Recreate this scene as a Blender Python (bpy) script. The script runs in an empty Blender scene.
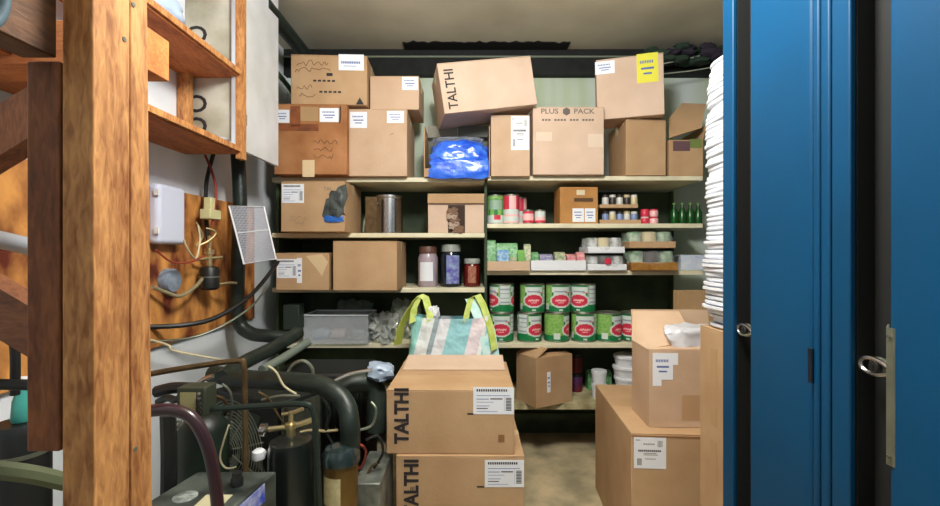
import bpy, math, random
from mathutils import Vector, Matrix, noise
rnd = random.Random(7)
C = bpy.context.scene.collection
S = bpy.context.scene
# ------------------------------------------------------------------ camera, world, light, exposure
CAMZ = 1.25
F = 450.0
cd = bpy.data.cameras.new('camera'); cam = bpy.data.objects.new('camera', cd); C.objects.link(cam)
cam.location = (0, 0, CAMZ); cam.rotation_euler = (math.pi/2, 0, 0)
cd.sensor_width = 36; cd.lens = 36*F/940; cd.clip_start = 0.02
S.camera = cam
w = bpy.data.worlds.new('world'); S.world = w; w.use_nodes = True
w.node_tree.nodes['Background'].inputs[0].default_value = (0.72, 0.86, 1.0, 1)
w.node_tree.nodes['Background'].inputs[1].default_value = 0.12
def area(name, loc, rot, sx, sy, e, col):
    l = bpy.data.lights.new(name, 'AREA'); l.shape = 'RECTANGLE'; l.size = sx; l.size_y = sy; l.energy = e; l.color = col
    o = bpy.data.objects.new(name, l); C.objects.link(o); o.location = loc; o.rotation_euler = rot; return o
pl = bpy.data.lights.new('ceiling_light', 'POINT'); pl.energy = 88; pl.color = (1.0, .985, .95); pl.shadow_soft_size = .16
plo = bpy.data.objects.new('ceiling_light', pl); C.objects.link(plo); plo.location = (.10, .95, 2.42)
area('rear_soft_light', (-0.05, -0.9, 1.75), (math.radians(82), 0, 0), 1.3, 1.3, 2.5, (0.86, 0.94, 1.0))  # unseen soft light behind the camera, facing into the room
S.view_settings.view_transform = 'Standard'; S.view_settings.look = 'None'
S.view_settings.exposure = 0.42; S.view_settings.gamma = 1.0; S.view_settings.use_curve_mapping = False

def U(px, Z): return (px-470)*Z/F
def V(py, Z): return CAMZ-(py-253)*Z/F
def P(px, py, Z): return Vector((U(px, Z), Z, V(py, Z)))
def lin(c):
    return tuple(((x/255)/12.92 if x/255 <= 0.04045 else ((x/255+0.055)/1.055)**2.4) for x in c)+(1,)
# ------------------------------------------------------------------ materials
MC = {}
def mat(name, c, rough=0.6, metal=0, var=0.0, scale=8, c2=None, bump=0.0, bscale=60, trans=0, alpha=1, stretch=None, spec=0.5, coat=0, detail=6):
    if name in MC: return MC[name]
    m = bpy.data.materials.new(name); m.use_nodes = True; nt = m.node_tree; b = nt.nodes['Principled BSDF']
    b.inputs['Roughness'].default_value = rough; b.inputs['Metallic'].default_value = metal
    b.inputs['Specular IOR Level'].default_value = spec; b.inputs['Coat Weight'].default_value = coat
    b.inputs['Transmission Weight'].default_value = trans; b.inputs['Alpha'].default_value = alpha
    col = lin(c)
    tc = nt.nodes.new('ShaderNodeTexCoord'); mp = nt.nodes.new('ShaderNodeMapping')
    nt.links.new(tc.outputs['Object'], mp.inputs[0])
    if stretch: mp.inputs['Scale'].default_value = stretch
    c2 = lin(c2) if c2 else tuple(x*(1-var) for x in col[:3])+(1,)
    if var or c2 != col:
        n = nt.nodes.new('ShaderNodeTexNoise'); n.inputs['Scale'].default_value = scale; n.inputs['Detail'].default_value = detail
        r = nt.nodes.new('ShaderNodeValToRGB'); r.color_ramp.elements[0].position = 0.34; r.color_ramp.elements[1].position = 0.66
        r.color_ramp.elements[0].color = c2; r.color_ramp.elements[1].color = col
        nt.links.new(mp.outputs[0], n.inputs['Vector']); nt.links.new(n.outputs['Fac'], r.inputs[0]); nt.links.new(r.outputs[0], b.inputs['Base Color'])
    else: b.inputs['Base Color'].default_value = col
    if bump:
        n2 = nt.nodes.new('ShaderNodeTexNoise'); n2.inputs['Scale'].default_value = bscale; n2.inputs['Detail'].default_value = 5
        bp = nt.nodes.new('ShaderNodeBump'); bp.inputs['Strength'].default_value = bump; bp.inputs['Distance'].default_value = 0.01
        nt.links.new(mp.outputs[0], n2.inputs['Vector']); nt.links.new(n2.outputs['Fac'], bp.inputs['Height']); nt.links.new(bp.outputs[0], b.inputs['Normal'])
    MC[name] = m; return m
def wood(name, c, c2, axis='z', rough=0.7, scale=1.0):
    if name in MC: return MC[name]
    m = bpy.data.materials.new(name); m.use_nodes = True; nt = m.node_tree; b = nt.nodes['Principled BSDF']; b.inputs['Roughness'].default_value = rough
    tc = nt.nodes.new('ShaderNodeTexCoord'); mp = nt.nodes.new('ShaderNodeMapping'); nt.links.new(tc.outputs['Object'], mp.inputs[0])
    s = {'x': (.25, 1, 1), 'y': (1, .25, 1), 'z': (1, 1, .25)}[axis]; mp.inputs['Scale'].default_value = tuple(k*scale for k in s)
    n = nt.nodes.new('ShaderNodeTexNoise'); n.inputs['Scale'].default_value = 130; n.inputs['Detail'].default_value = 10; n.inputs['Distortion'].default_value = .6
    n2 = nt.nodes.new('ShaderNodeTexNoise'); n2.inputs['Scale'].default_value = 22; n2.inputs['Detail'].default_value = 4
    ad = nt.nodes.new('ShaderNodeMath'); ad.operation = 'ADD'; h = nt.nodes.new('ShaderNodeMath'); h.operation = 'MULTIPLY'; h.inputs[1].default_value = .5
    r = nt.nodes.new('ShaderNodeValToRGB'); r.color_ramp.elements[0].position = .36; r.color_ramp.elements[1].position = .62
    r.color_ramp.elements[0].color = lin(c2); r.color_ramp.elements[1].color = lin(c)
    nt.links.new(mp.outputs[0], n.inputs['Vector']); nt.links.new(mp.outputs[0], n2.inputs['Vector'])
    nt.links.new(n.outputs['Fac'], ad.inputs[0]); nt.links.new(n2.outputs['Fac'], ad.inputs[1]); nt.links.new(ad.outputs[0], h.inputs[0])
    nt.links.new(h.outputs[0], r.inputs[0]); nt.links.new(r.outputs[0], b.inputs['Base Color'])
    bp = nt.nodes.new('ShaderNodeBump'); bp.inputs['Strength'].default_value = .35; bp.inputs['Distance'].default_value = .003
    nt.links.new(n.outputs['Fac'], bp.inputs['Height']); nt.links.new(bp.outputs[0], b.inputs['Normal'])
    MC[name] = m; return m
def card(i):
    cs = [((204, 176, 150), (192, 162, 134)), ((190, 158, 122), (176, 142, 106)), ((214, 188, 168), (202, 176, 154)), ((182, 130, 88), (148, 98, 60)), ((182, 150, 112), (164, 132, 94))]
    c, c2 = cs[i]
    return mat('cardboard_%s' % ['tan', 'kraft', 'pale', 'orange', 'brown'][i], c, 0.8, c2=c2, scale=5, bump=.12, bscale=90, spec=.2)
LAB = mat('label_white', (232, 236, 244), .5); INK = mat('ink', (40, 36, 40), .7); GINK = mat('grey_ink', (112, 104, 100), .7); BINK = mat('brown_ink', (105, 72, 44), .8)
BLUEINK = mat('blue_ink', (86, 110, 170), .7)
TAPE = mat('tape', (214, 190, 150), .25, coat=.3)
cream = mat('cream_paint', (230, 224, 194), .55, var=.2, scale=7, bump=.1)
dkgreen = mat('dark_green_board', (66, 82, 54), .7, c2=(34, 48, 32), scale=5)
blackp = mat('black_plastic', (22, 24, 24), .45)
insul = mat('pipe_insulation', (32, 44, 38), .42, c2=(18, 28, 24), scale=18, bump=.2, bscale=40)
steel = mat('steel', (190, 188, 184), .25, metal=1)
galv = mat('galvanised', (150, 156, 140), .45, metal=.8, var=.3, scale=14)
brass = mat('brass', (206, 190, 144), .35, metal=.9)
copper = mat('old_copper', (110, 88, 58), .5, metal=.6, var=.4, scale=30)
whitep = mat('white_plastic', (226, 230, 236), .4)
clearp = mat('clear_film', (225, 232, 236), .15, alpha=.30, coat=.5)
wrapf = mat('wrap_film', (235, 238, 240), .12, alpha=.16, coat=.8)
blackhole = mat('gap_shade_black', (10, 12, 12), .8)  # black that stands in for shade inside gaps
# ------------------------------------------------------------------ mesh helpers
class MB:
    def __init__(s): s.v = []; s.f = []; s.m = []; s.sm = []
    def add(s, vs, fs, mi=0, M=None, sm=False):
        o = len(s.v)
        for v in vs:
            v = Vector(v); s.v.append(M @ v if M else v)
        for k, f in enumerate(fs):
            s.f.append(tuple(i+o for i in f)); s.m.append(mi if isinstance(mi, int) else mi[k]); s.sm.append(sm)
        return s
    def box(s, x0, x1, y0, y1, z0, z1, mi=0, M=None):
        return s.add([(x0,y0,z0),(x1,y0,z0),(x1,y1,z0),(x0,y1,z0),(x0,y0,z1),(x1,y0,z1),(x1,y1,z1),(x0,y1,z1)],
                     [(0,3,2,1),(4,5,6,7),(0,1,5,4),(1,2,6,5),(2,3,7,6),(3,0,4,7)], mi, M)
    def bar(s, a, b, wx, wz, mi=0, up=(0,0,1)):      # rectangular bar from a to b
        a = Vector(a); b = Vector(b); d = (b-a); L = d.length; d.normalize(); u = Vector(up)
        x = d.cross(u)
        if x.length < 1e-4: x = Vector((1,0,0))
        x.normalize(); z = x.cross(d)
        M = Matrix((( x.x,d.x,z.x,a.x),(x.y,d.y,z.y,a.y),(x.z,d.z,z.z,a.z),(0,0,0,1)))
        return s.box(-wx/2, wx/2, 0, L, -wz/2, wz/2, mi, M)
    def tube(s, pts, r, mi=0, n=10, smooth=5, closed=False):
        pts = [Vector(p) for p in pts]
        if smooth and len(pts) > 2:
            q = []
            m = len(pts)
            for i in range(m if closed else m-1):
                g = (lambda k: pts[k % m]) if closed else (lambda k: pts[max(0, min(m-1, k))])
                p0, p1, p2, p3 = g(i-1), g(i), g(i+1), g(i+2)
                for k in range(smooth):
                    t = k/smooth
                    q.append(.5*((2*p1)+(-p0+p2)*t+(2*p0-5*p1+4*p2-p3)*t*t+(-p0+3*p1-3*p2+p3)*t**3))
            if not closed: q.append(pts[-1])
            pts = q
        N = len(pts); vs = []; fs = []
        rr = r if callable(r) else (lambda t: r)
        t0 = (pts[1]-pts[0]).normalized(); a = t0.orthogonal().normalized()
        for i, p in enumerate(pts):
            if closed: t = (pts[(i+1) % N]-pts[i-1])
            else: t = pts[min(N-1, i+1)]-pts[max(0, i-1)]
            t.normalize(); a = (a-t*a.dot(t)).normalized(); b = t.cross(a)
            for k in range(n):
                an = 2*math.pi*k/n; vs.append(p+(a*math.cos(an)+b*math.sin(an))*rr(i/(N-1)))
        for i in range(N if closed else N-1):
            j = (i+1) % N
            for k in range(n): fs.append((i*n+k, i*n+(k+1) % n, j*n+(k+1) % n, j*n+k))
        if not closed: fs.append(tuple(range(n))[::-1]); fs.append(tuple((N-1)*n+k for k in range(n)))
        return s.add(vs, fs, mi, None, True)
    def lathe(s, prof, c=(0,0,0), mi=0, n=24, axis='z'):   # prof: (r, h)
        vs = []; fs = []
        for r, h in prof:
            for k in range(n):
                a = 2*math.pi*k/n; x, y = r*math.cos(a), r*math.sin(a)
                v = {'z': (x, y, h), 'x': (h, x, y), 'y': (x, -h, y)}[axis]
                vs.append((v[0]+c[0], v[1]+c[1], v[2]+c[2]))
        ms = []
        for i in range(len(prof)-1):
            for k in range(n): fs.append((i*n+k, i*n+(k+1) % n, (i+1)*n+(k+1) % n, (i+1)*n+k)); ms.append(mi if isinstance(mi, int) else mi[i])
        m0 = mi if isinstance(mi, int) else mi[0]; m1 = mi if isinstance(mi, int) else mi[-1]
        fs.append(tuple(range(n))[::-1]); ms.append(m0); fs.append(tuple((len(prof)-1)*n+k for k in range(n))); ms.append(m1)
        return s.add(vs, fs, ms, None, True)
    def ribbon(s, pts, w, t, wd, mi=0):      # flat strap of width w along wd direction
        pts = [Vector(p) for p in pts]; wd = Vector(wd).normalized(); vs = []; fs = []; N = len(pts)
        for i, p in enumerate(pts):
            d = (pts[min(N-1, i+1)]-pts[max(0, i-1)]).normalized(); nn = d.cross(wd).normalized()
            for sx, sy in ((-1,-1),(1,-1),(1,1),(-1,1)): vs.append(p+wd*w/2*sx+nn*t/2*sy)
        for i in range(N-1):
            for k in range(4): fs.append((i*4+k, i*4+(k+1) % 4, i*4+4+(k+1) % 4, i*4+4+k))
        fs.append((3,2,1,0)); fs.append(tuple((N-1)*4+k for k in range(4)))
        return s.add(vs, fs, mi, None, False)
    def build(s, name, mats, parent=None, loc=(0,0,0), rot=(0,0,0), bevel=0, seg=2, ang=40):
        me = bpy.data.meshes.new(name); me.from_pydata([tuple(v) for v in s.v], [], s.f)
        if not isinstance(mats, (list, tuple)): mats = [mats]
        for m in mats: me.materials.append(m)
        me.polygons.foreach_set('material_index', s.m); me.polygons.foreach_set('use_smooth', [True if (k or bevel) else False for k in s.sm])
        me.update(); me.set_sharp_from_angle(angle=math.radians(ang))
        o = bpy.data.objects.new(name, me); C.objects.link(o); o.location = loc; o.rotation_euler = rot
        if parent: o.parent = parent
        if bevel:
            b = o.modifiers.new('bevel', 'BEVEL'); b.width = bevel; b.segments = seg; b.limit_method = 'ANGLE'; b.angle_limit = math.radians(50)
        return o
def tag(o, label, cat, group=None, kind=None):
    o['label'] = label; o['category'] = cat
    if group: o['group'] = group
    if kind: o['kind'] = kind
    return o
def thing(name, label, cat, loc, rz=0, group=None, rot=None):
    o = bpy.data.objects.new(name, None); C.objects.link(o); o.location = loc; o.rotation_euler = rot or (0, 0, rz); o.empty_display_size = .05
    return tag(o, label, cat, group)
def struct(name, mb, m, **k):
    o = mb.build(name, m, **k); o['kind'] = 'structure'; return o
def copy_thing(root, loc, rz, label=None):
    r = root.copy(); C.objects.link(r); r.location = loc; r.rotation_euler[2] = rz
    if label: r['label'] = label
    for ch in list(root.children):
        c = ch.copy(); C.objects.link(c); c.parent = r
        for g in list(ch.children):
            d = g.copy(); C.objects.link(d); d.parent = c
    return r
def text(name, body, size, m, parent, loc, rot, sx=1, bold=0, extrude=.0004):
    cu = bpy.data.curves.new('lettering', 'FONT'); cu.body = body; cu.size = size; cu.extrude = extrude; cu.offset = bold; cu.align_x = 'CENTER'; cu.align_y = 'CENTER'; cu.resolution_u = 3
    t = bpy.data.objects.new('tmp', cu); C.objects.link(t); dg = bpy.context.evaluated_depsgraph_get()
    me = bpy.data.meshes.new_from_object(t.evaluated_get(dg)); bpy.data.objects.remove(t); me.materials.clear(); me.materials.append(m)
    o = bpy.data.objects.new(name, me); C.objects.link(o); o.parent = parent; o.location = loc; o.rotation_euler = rot; o.scale = (sx, 1, 1)
    return o
def crumple(mb, c, r, amp, seed, mi=0, sub=4, sc=3.0, flat=None):
    import bmesh
    bm = bmesh.new(); bmesh.ops.create_icosphere(bm, subdivisions=sub, radius=1)
    vs = []
    for v in bm.verts:
        d = v.co.normalized()
        k = 1+amp*(noise.noise(d*sc+Vector((seed, 0, 0)))+.6*abs(noise.noise(d*sc*2.3+Vector((0, seed, 3))))-.2+.3*noise.noise(d*sc*5+Vector((seed, 9, 3))))
        q = Vector((max(-1,min(1,d.x*1.25))*r[0], max(-1,min(1,d.y*1.2))*r[1], max(-1,min(1,d.z*1.25))*r[2]))*k
        if flat is not None and q.z+c[2] < flat: q.z = flat-c[2]
        vs.append(q+Vector(c))
    fs = [tuple(v.index for v in f.verts) for f in bm.faces]; bm.free()
    mb.add(vs, fs, mi, None, True); return mb

# ------------------------------------------------------------------ the setting
LW, RW, BW, CE = -1.28, 1.95, 3.15, 2.65
wallm = mat('wall_paint', (236, 240, 246), .7, c2=(214, 222, 226), scale=3, bump=.1, bscale=20)
struct('floor', MB().box(-1.5, 2.2, -1.2, 3.4, -.08, 0), mat('concrete_floor', (206, 188, 152), .75, c2=(146, 138, 112), scale=6, bump=.3, bscale=30, detail=10))
struct('wall_left', MB().box(LW-.1, LW, -1.0, BW+.1, 0, CE), wallm)
struct('wall_back', MB().box(LW, RW, BW, BW+.1, 0, CE), mat('back_wall_paint', (214, 224, 224), .7, c2=(184, 200, 166), scale=2.4, stretch=(2.2, 1, .2)))
struct('wall_right', MB().box(RW, RW+.1, -1.0, BW+.1, 0, CE), mat('right_wall', (90, 100, 90), .8, var=.3))
ceilm = mat('ceiling_plaster', (228, 222, 202), .85, c2=(206, 200, 178), scale=2.2, bump=.15, bscale=12)
struct('ceiling', MB().box(LW-.1, RW+.1, -1.0, BW+.1, CE, CE+.08), ceilm)
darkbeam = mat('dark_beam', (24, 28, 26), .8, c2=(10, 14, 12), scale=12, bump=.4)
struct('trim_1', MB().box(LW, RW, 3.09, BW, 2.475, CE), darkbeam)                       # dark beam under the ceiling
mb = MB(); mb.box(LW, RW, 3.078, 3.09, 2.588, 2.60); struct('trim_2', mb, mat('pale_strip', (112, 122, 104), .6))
# flat black sheet under the ceiling, painting the shade of a torn slot
mb = MB(); x0, x1 = U(403, 3.0), U(570, 3.0); n = 46
vs = []; fs = []
for i in range(n+1):
    x = x0+(x1-x0)*i/n; a = 2.975+.03*noise.noise((i*.5, 0, 0))+.012*rnd.random(); b_ = 3.088
    for z in (CE-.006, CE+.002): vs += [(x, a, z), (x, b_, z)]
for i in range(n):
    o = i*4
    fs += [(o, o+1, o+5, o+4), (o+2, o+6, o+7, o+3), (o, o+4, o+6, o+2), (o+1, o+3, o+7, o+5)]
mb.add(vs, fs); tag(struct('trim_3', mb, blackhole), 'black sheet painted as the shade in a torn gap of the ceiling plaster', 'ceiling'); del bpy.data.objects['trim_3']['category']
# debris on the beam
o = MB()
for i in range(44):
    x = 1.2+rnd.random()*.55; crumple(o, (x, 3.0+rnd.uniform(-.05, .03), 2.59+rnd.uniform(-.07, .03)), (.05, .035, .022), .5, i, i % 2, sub=2)
tag(o.build('insulation_debris', [mat('debris_dark', (46, 40, 52), .9), mat('debris_green', (40, 60, 46), .9)]), 'dark torn insulation hanging off the ceiling beam above the yellow-labelled carton', 'debris', kind='stuff')
for i, (a, b_, lb) in enumerate([((662, 64), (724, 49), 'upper pale thin cable strung in front of the dark beam at right'), ((662, 74), (724, 65), 'lower pale thin cable strung in front of the dark beam at right')]):
    m_ = MB().tube([P(*a, 2.95), P((a[0]+b_[0])/2, (a[1]+b_[1])/2+1, 2.97), P(*b_, 3.0)], .004)
    tag(m_.build('cable', mat('pale_cable', (170, 176, 160), .6)), lb, 'cable')
tag(MB().tube([(-1.06, 2.3, 2.53), (-1.07, 2.7, 2.54), (-1.08, 3.09, 2.55)], .042).build('ceiling_pipe', insul), 'black insulated pipe running along the ceiling at the left corner', 'pipe')
tag(MB().tube([(-1.19, 2.5, 2.38), (-1.2, 2.9, 2.36), (-1.21, 3.149, 2.33)], .016).build('conduit', mat('grn_conduit', (70, 92, 70), .6)), 'thin green conduit in the upper left corner under the ceiling pipe', 'conduit')

# ------------------------------------------------------------------ shelving
def sz(py): return CAMZ-(py-253)*.006
ZA, ZB, ZC, ZD, ZE = sz(177.5), sz(233), sz(288), sz(343.5), sz(403)
RA, RB, RC, RD = sz(176), sz(223.5), sz(270.5), sz(343.5)
YF = 2.70; XL, XM, XR = U(272, YF), U(486, YF), U(703, YF); YB = 3.14
sh = thing('shelving_unit', 'cream wooden built-in shelving filling the back wall, stocked with cartons and tins', 'shelves', ((XL+XR)/2, YF, 0))
ox = (XL+XR)/2
def shelf(x0, x1, zt, yf=YF, t=.027):
    mb = MB().box(x0-ox, x1-ox, yf-YF, YB-YF, zt-t, zt); return mb.build('shelf', cream, sh, bevel=.002)
for z_ in (ZA, ZB, ZC, ZD): shelf(XL, XM-.008, z_)
for z_ in (RA, RB, RC, RD): shelf(XM+.008, XR, z_)
b1 = MB().box(XL-ox, XR-ox, 0, YB-YF, ZE-.04, ZE); b1.build('shelf', mat('worn_cream_shelf', (206, 196, 158), .6, c2=(130, 122, 84), scale=9), sh, bevel=.002)
for x in (XL+.01, XM, XR-.012):
    MB().box(x-.008-ox, x+.008-ox, .05 if x < 1 else .38, YB-YF, 0 if x != XM else 0, ZA-.03).build('upright', dkgreen, sh)
MB().box(XL-ox, XR-ox, YB-YF-.012, YB-YF, 0, ZA-.03).build('back_panel', dkgreen, sh)
MB().box(XL-ox, XR-ox, YB-YF-.11, YB-YF-.08, .13, .17).build('rail', dkgreen, sh)

# ------------------------------------------------------------------ cartons
def label_part(e, xa, xb, za, zb, y, kind=0, base=LAB, ink=INK, name='shipping_label', rz=0):
    mb = MB(); t = .0012; W_ = xb-xa; H = zb-za
    mb.box(xa, xb, y-t, y, za, zb, 0)
    def r(u0, v0, u1, v1, mi=1): mb.box(xa+u0*W_, xa+u1*W_, y-t-.0004, y-t, za+v0*H, za+v1*H, mi)
    if kind == 0:     # header line, barcode block on the right
        for i in range(14): r(.08+i*.055, .84, .08+i*.055+.038, .93)
        r(.08, .68, .9, .70, 2); r(.08, .55, .38, .575, 2); r(.42, .55, .72, .59, 1); r(.08, .44, .5, .455, 2); r(.08, .3, .4, .32, 2); r(.08, .2, .36, .23, 1); r(.08, .1, .6, .115, 2)
        for i in range(9): r(.8, .14+i*.055, .94, .14+i*.055+.03)
        r(.76, .1, .765, .7, 2)
    elif kind == 1:   # square label: heading, bold line, codes
        for i in range(6): r(.3+i*.06, .76, .3+i*.06+.035, .81, 2)
        for i in range(12): r(.13+i*.06, .54, .13+i*.06+.045, .6)
        r(.3, .48, .7, .5, 2); r(.3, .43, .74, .45, 2); r(.34, .3, .68, .32, 2)
        for i in range(5): r(.1+i*.03, .1, .1+i*.03+.016, .32)
        for i in range(4): r(.74+i*.04, .7, .74+i*.04+.02, .9, 2)
        r(.05, .9, .2, .92, 1)
    elif kind == 2:   # small
        for i in range(8): r(.15+i*.08, .66, .15+i*.08+.05, .76, 2)
        r(.2, .45, .8, .52, 2); r(.3, .28, .7, .34, 2)
    elif kind == 3:   # one bold line
        for i in range(11): r(.1+i*.07, .42, .1+i*.07+.052, .56, 2)
        r(.2, .25, .7, .28, 2)
    return mb.build(name, [base, ink, BLUEINK if kind in (0, 3, 2) else GINK], e)

class Carton:
    def __init__(s, label, x0, x1, z0, z1, yf, d, rz=0, roll=0, mt=0, top='closed', tape=True, group=None, flaps=None, tilt=0):
        s.w = x1-x0; s.h = z1-z0; s.d = d; s.yf = yf; s.x0 = x0; s.xc = (x0+x1)/2; s.z0 = z0
        s.e = thing('cardboard_carton', label, 'carton', (s.xc, yf+d/2, z0), rot=(tilt, roll, rz), group=group)
        m = card(mt); w, h, t = s.w/2, s.h, .005; dd = d/2
        if top == 'closed':
            MB().box(-w, w, -dd, dd, 0, h-.005).build('body', m, s.e, bevel=.003)
            MB().box(-w, w, -dd, -.0015, h-.005, h).build('top_flap', m, s.e, bevel=.0015)
            MB().box(-w, w, .0015, dd, h-.005, h).build('top_flap', m, s.e, bevel=.0015)
            if tape:
                MB().box(-w-.001, w+.001, -.025, .025, h, h+.0008).box(-w-.0015, -w-.0003, -.025, .025, h-.06, h+.0008).box(w+.0003, w+.0015, -.025, .025, h-.06, h+.0008).build('packing_tape', TAPE, s.e)
        elif top == 'openfront':
            g_ = mat('grey_card', (104, 108, 98), .8)
            MB().box(-w, w, -dd, dd, 0, t).box(-w, -w+t, -dd, dd, t, h).box(w-t, w, -dd, dd, t, h).build('body', m, s.e)
            MB().box(-w+t, w-t, dd-t, dd, t, h).build('back_panel', g_, s.e)
            MB().box(-w+t, -.004, dd-.05, dd-.046, h-.02, h+.055).build('flap', mat('grey_card_light', (140, 138, 124), .8), s.e); MB().box(.002, w-t, dd-.06, dd-.056, h-.02, h+.05).build('flap', g_, s.e)
            MB().box(-w+t, w-t, -dd, -dd+t, t, .05).build('front_lip', m, s.e)
        else:
            mb = MB().box(-w, w, -dd, -dd+t, 0, h).box(-w, w, dd-t, dd, 0, h).box(-w, -w+t, -dd+t, dd-t, 0, h).box(w-t, w, -dd+t, dd-t, 0, h).box(-w+t, w-t, -dd+t, dd-t, 0, t)
            mb.build('body', m, s.e)
            for side, ang, ln, sk in (flaps or []):
                a = math.radians(ang); mb = MB()      # ang measured from horizontal-outward upward
                if side in 'LR':
                    sg = -1 if side == 'L' else 1; hx = sg*(w-t/2); ex = hx+sg*math.cos(a)*ln; ez = h+math.sin(a)*ln
                    nx, nz = -math.sin(a)*sg*t/2, math.cos(a)*t/2
                    q = [(hx, -dd), (ex, -dd+sk), (ex, dd-sk), (hx, dd)]; zz = [h, ez, ez, h]
                    vs = [(q[i][0]+nx, q[i][1], zz[i]+nz) for i in range(4)]+[(q[i][0]-nx, q[i][1], zz[i]-nz) for i in range(4)]
                else:
                    sg = -1 if side == 'F' else 1; hy = sg*(dd-t/2); ey = hy+sg*math.cos(a)*ln; ez = h+math.sin(a)*ln
                    ny, nz = -math.sin(a)*sg*t/2, math.cos(a)*t/2
                    q = [(-w, hy), (-w+sk, ey), (w-sk, ey), (w, hy)]; zz = [h, ez, ez, h]
                    vs = [(q[i][0], q[i][1]+ny, zz[i]+nz) for i in range(4)]+[(q[i][0], q[i][1]-ny, zz[i]-nz) for i in range(4)]
                mb.add(vs, [(0,1,2,3),(7,6,5,4),(0,4,5,1),(1,5,6,2),(2,6,7,3),(3,7,4,0)]); mb.build('flap', m, s.e)
    def lx(s, px): return U(px, s.yf)-s.xc
    def lz(s, py): return V(py, s.yf)-s.z0
    def label(s, px0, py0, px1, py1, kind=0, **k):
        return label_part(s.e, s.lx(px0), s.lx(px1), s.lz(py1), s.lz(py0), -s.d/2-.0004, kind, **k)
    def patch(s, px0, py0, px1, py1, m, name='packing_tape'):
        return MB().box(s.lx(px0), s.lx(px1), -s.d/2-.0012, -s.d/2-.0002, s.lz(py1), s.lz(py0)).build(name, m, s.e)
    def txt(s, body, px, py, size, m=INK, rot=0, sx=1, bold=0, name='printed_lettering'):
        return text(name, body, size, m, s.e, (s.lx(px), -s.d/2-.0012, s.lz(py)), (math.pi/2, -rot, 0), sx, bold)
    def scrib(s, px0, py0, px1, py1, n, m=BINK, seed=1, r=.0016, name='handwriting'):
        R_ = random.Random(seed); mb = MB(); y = -s.d/2-.001
        for i in range(n):
            py = py0+(py1-py0)*(i+.5)/n; pts = []; x = px0+R_.random()*4
            while x < px1-R_.random()*6:
                pts.append((s.lx(x), y, s.lz(py+R_.uniform(-3, 3)))); x += R_.uniform(1.2, 3.2)
            if len(pts) > 2: mb.tube(pts, r, n=4, smooth=3)
        return mb.build(name, m, s.e)
def pxcarton(label, px0, py0, px1, z0, yf, d, **k):
    return Carton(label, U(px0, yf), U(px1, yf), z0, V(py0, yf), yf, d, **k)

Y1 = 2.66
# lower row on the top shelf
cA = pxcarton('scuffed orange-brown carton with a dark stained top edge, leftmost on the top shelf', 274, 104, 346, ZA+.001, 2.60, .34, mt=3, rz=.02)
cA.label(275, 110, 289, 123, 2); cA.label(319, 108, 338, 122, 2); cA.patch(302, 160, 314, 177, TAPE)
stain = mat('brown_stain', (104, 56, 30), .8, c2=(150, 84, 44), scale=16)
cA.patch(290, 106, 300, 127, stain, 'stain'); cA.patch(300, 107, 318, 121, card(4), 'paper_patch'); cA.patch(276, 124, 318, 131, stain, 'stain'); cA.scrib(312, 138, 338, 160, 3, INK, 4, .0012)
MB().tube([(cA.lx(339.5), -.1715, cA.lz(106)), (cA.lx(340), -.1715, cA.lz(114)), (cA.lx(339), -.1715, cA.lz(123))], .003, n=5).build('torn_edge', INK, cA.e)
cB = pxcarton('tan carton with two white stickers on the top shelf beside the stained orange-brown one', 349, 109, 407, ZA+.001, Y1, .36, mt=0, rz=-.0)
cB.label(350, 112, 367, 128, 2); cB.label(387, 111, 404, 123, 2); cB.scrib(389, 134, 400, 138, 1, INK, 3, .0012)
# upper row
top1 = max(cA.z0+cA.h, cB.z0+cB.h)+.003
cC = pxcarton('tan carton with handwriting and a wide white label, highest at the left under the ceiling', 290, 55, 365, top1, 2.62, .36, mt=1, rz=.05)
cC.label(337, 54, 362, 70, 3); cC.scrib(294, 60, 334, 74, 2, BINK, 11, .0015); cC.scrib(294, 84, 318, 100, 2, BINK, 12, .0015)
for a in ((312, 334, 80), (318, 337, 91)):
    for i in range(5): cC.patch(a[0]+i*4.6, a[2], a[0]+i*4.6+3, a[2]+1.8, INK, 'printed_mark')
cC.patch(325, 73, 331, 76, INK, 'printed_mark')
MB().add([(cC.lx(354), -cC.d/2-.002, cC.lz(104)), (cC.lx(362), -cC.d/2-.002, cC.lz(104)), (cC.lx(358), -cC.d/2-.002, cC.lz(97)), (cC.lx(354), -cC.d/2-.0005, cC.lz(104)), (cC.lx(362), -cC.d/2-.0005, cC.lz(104)), (cC.lx(358), -cC.d/2-.0005, cC.lz(97))], [(0,1,2),(5,4,3),(0,3,4,1),(1,4,5,2),(2,5,3,0)]).build('recycling_mark', INK, cC.e)
cD = pxcarton('small tan carton with one white sticker, stacked beside the handwritten carton', 370, 76, 419, cB.z0+cB.h+.003, 2.68, .28, mt=0)
cD.label(402, 77, 418, 90, 2)
# open carton with blue bag
cF = pxcarton('open carton with grey inner flaps holding a blue plastic bag, middle of the top shelf', 424, 126, 490, ZA+.001, 2.68, .24, mt=1, top='openfront')
bluem = mat('blue_film', (26, 84, 220), .28, c2=(70, 130, 246), scale=14, coat=.6, bump=.9, bscale=16)
mb = crumple(MB(), ((U(428, 2.64)+U(490, 2.64))/2, 2.755, ZA+.115), (.168, .115, .105), .12, 3.3, sc=2.4, sub=5, flat=ZA+.055)
mb = crumple(mb, ((U(428, 2.64)+U(490, 2.64))/2, 2.655, ZA+.045), (.165, .018, .058), .14, 6.3, sc=2.4, sub=4)
tag(mb.build('plastic_bag', bluem), 'crumpled bright blue plastic bag bulging out of the open carton', 'plastic bag')
mb = crumple(MB(), (U(457, 2.7), 2.79, ZA+.232), (.15, .08, .022), .2, 8.3, sc=4, sub=4)
tag(mb.build('plastic_film', clearp), 'clear crumpled film lying on top of the blue plastic bag', 'plastic film')
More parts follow.
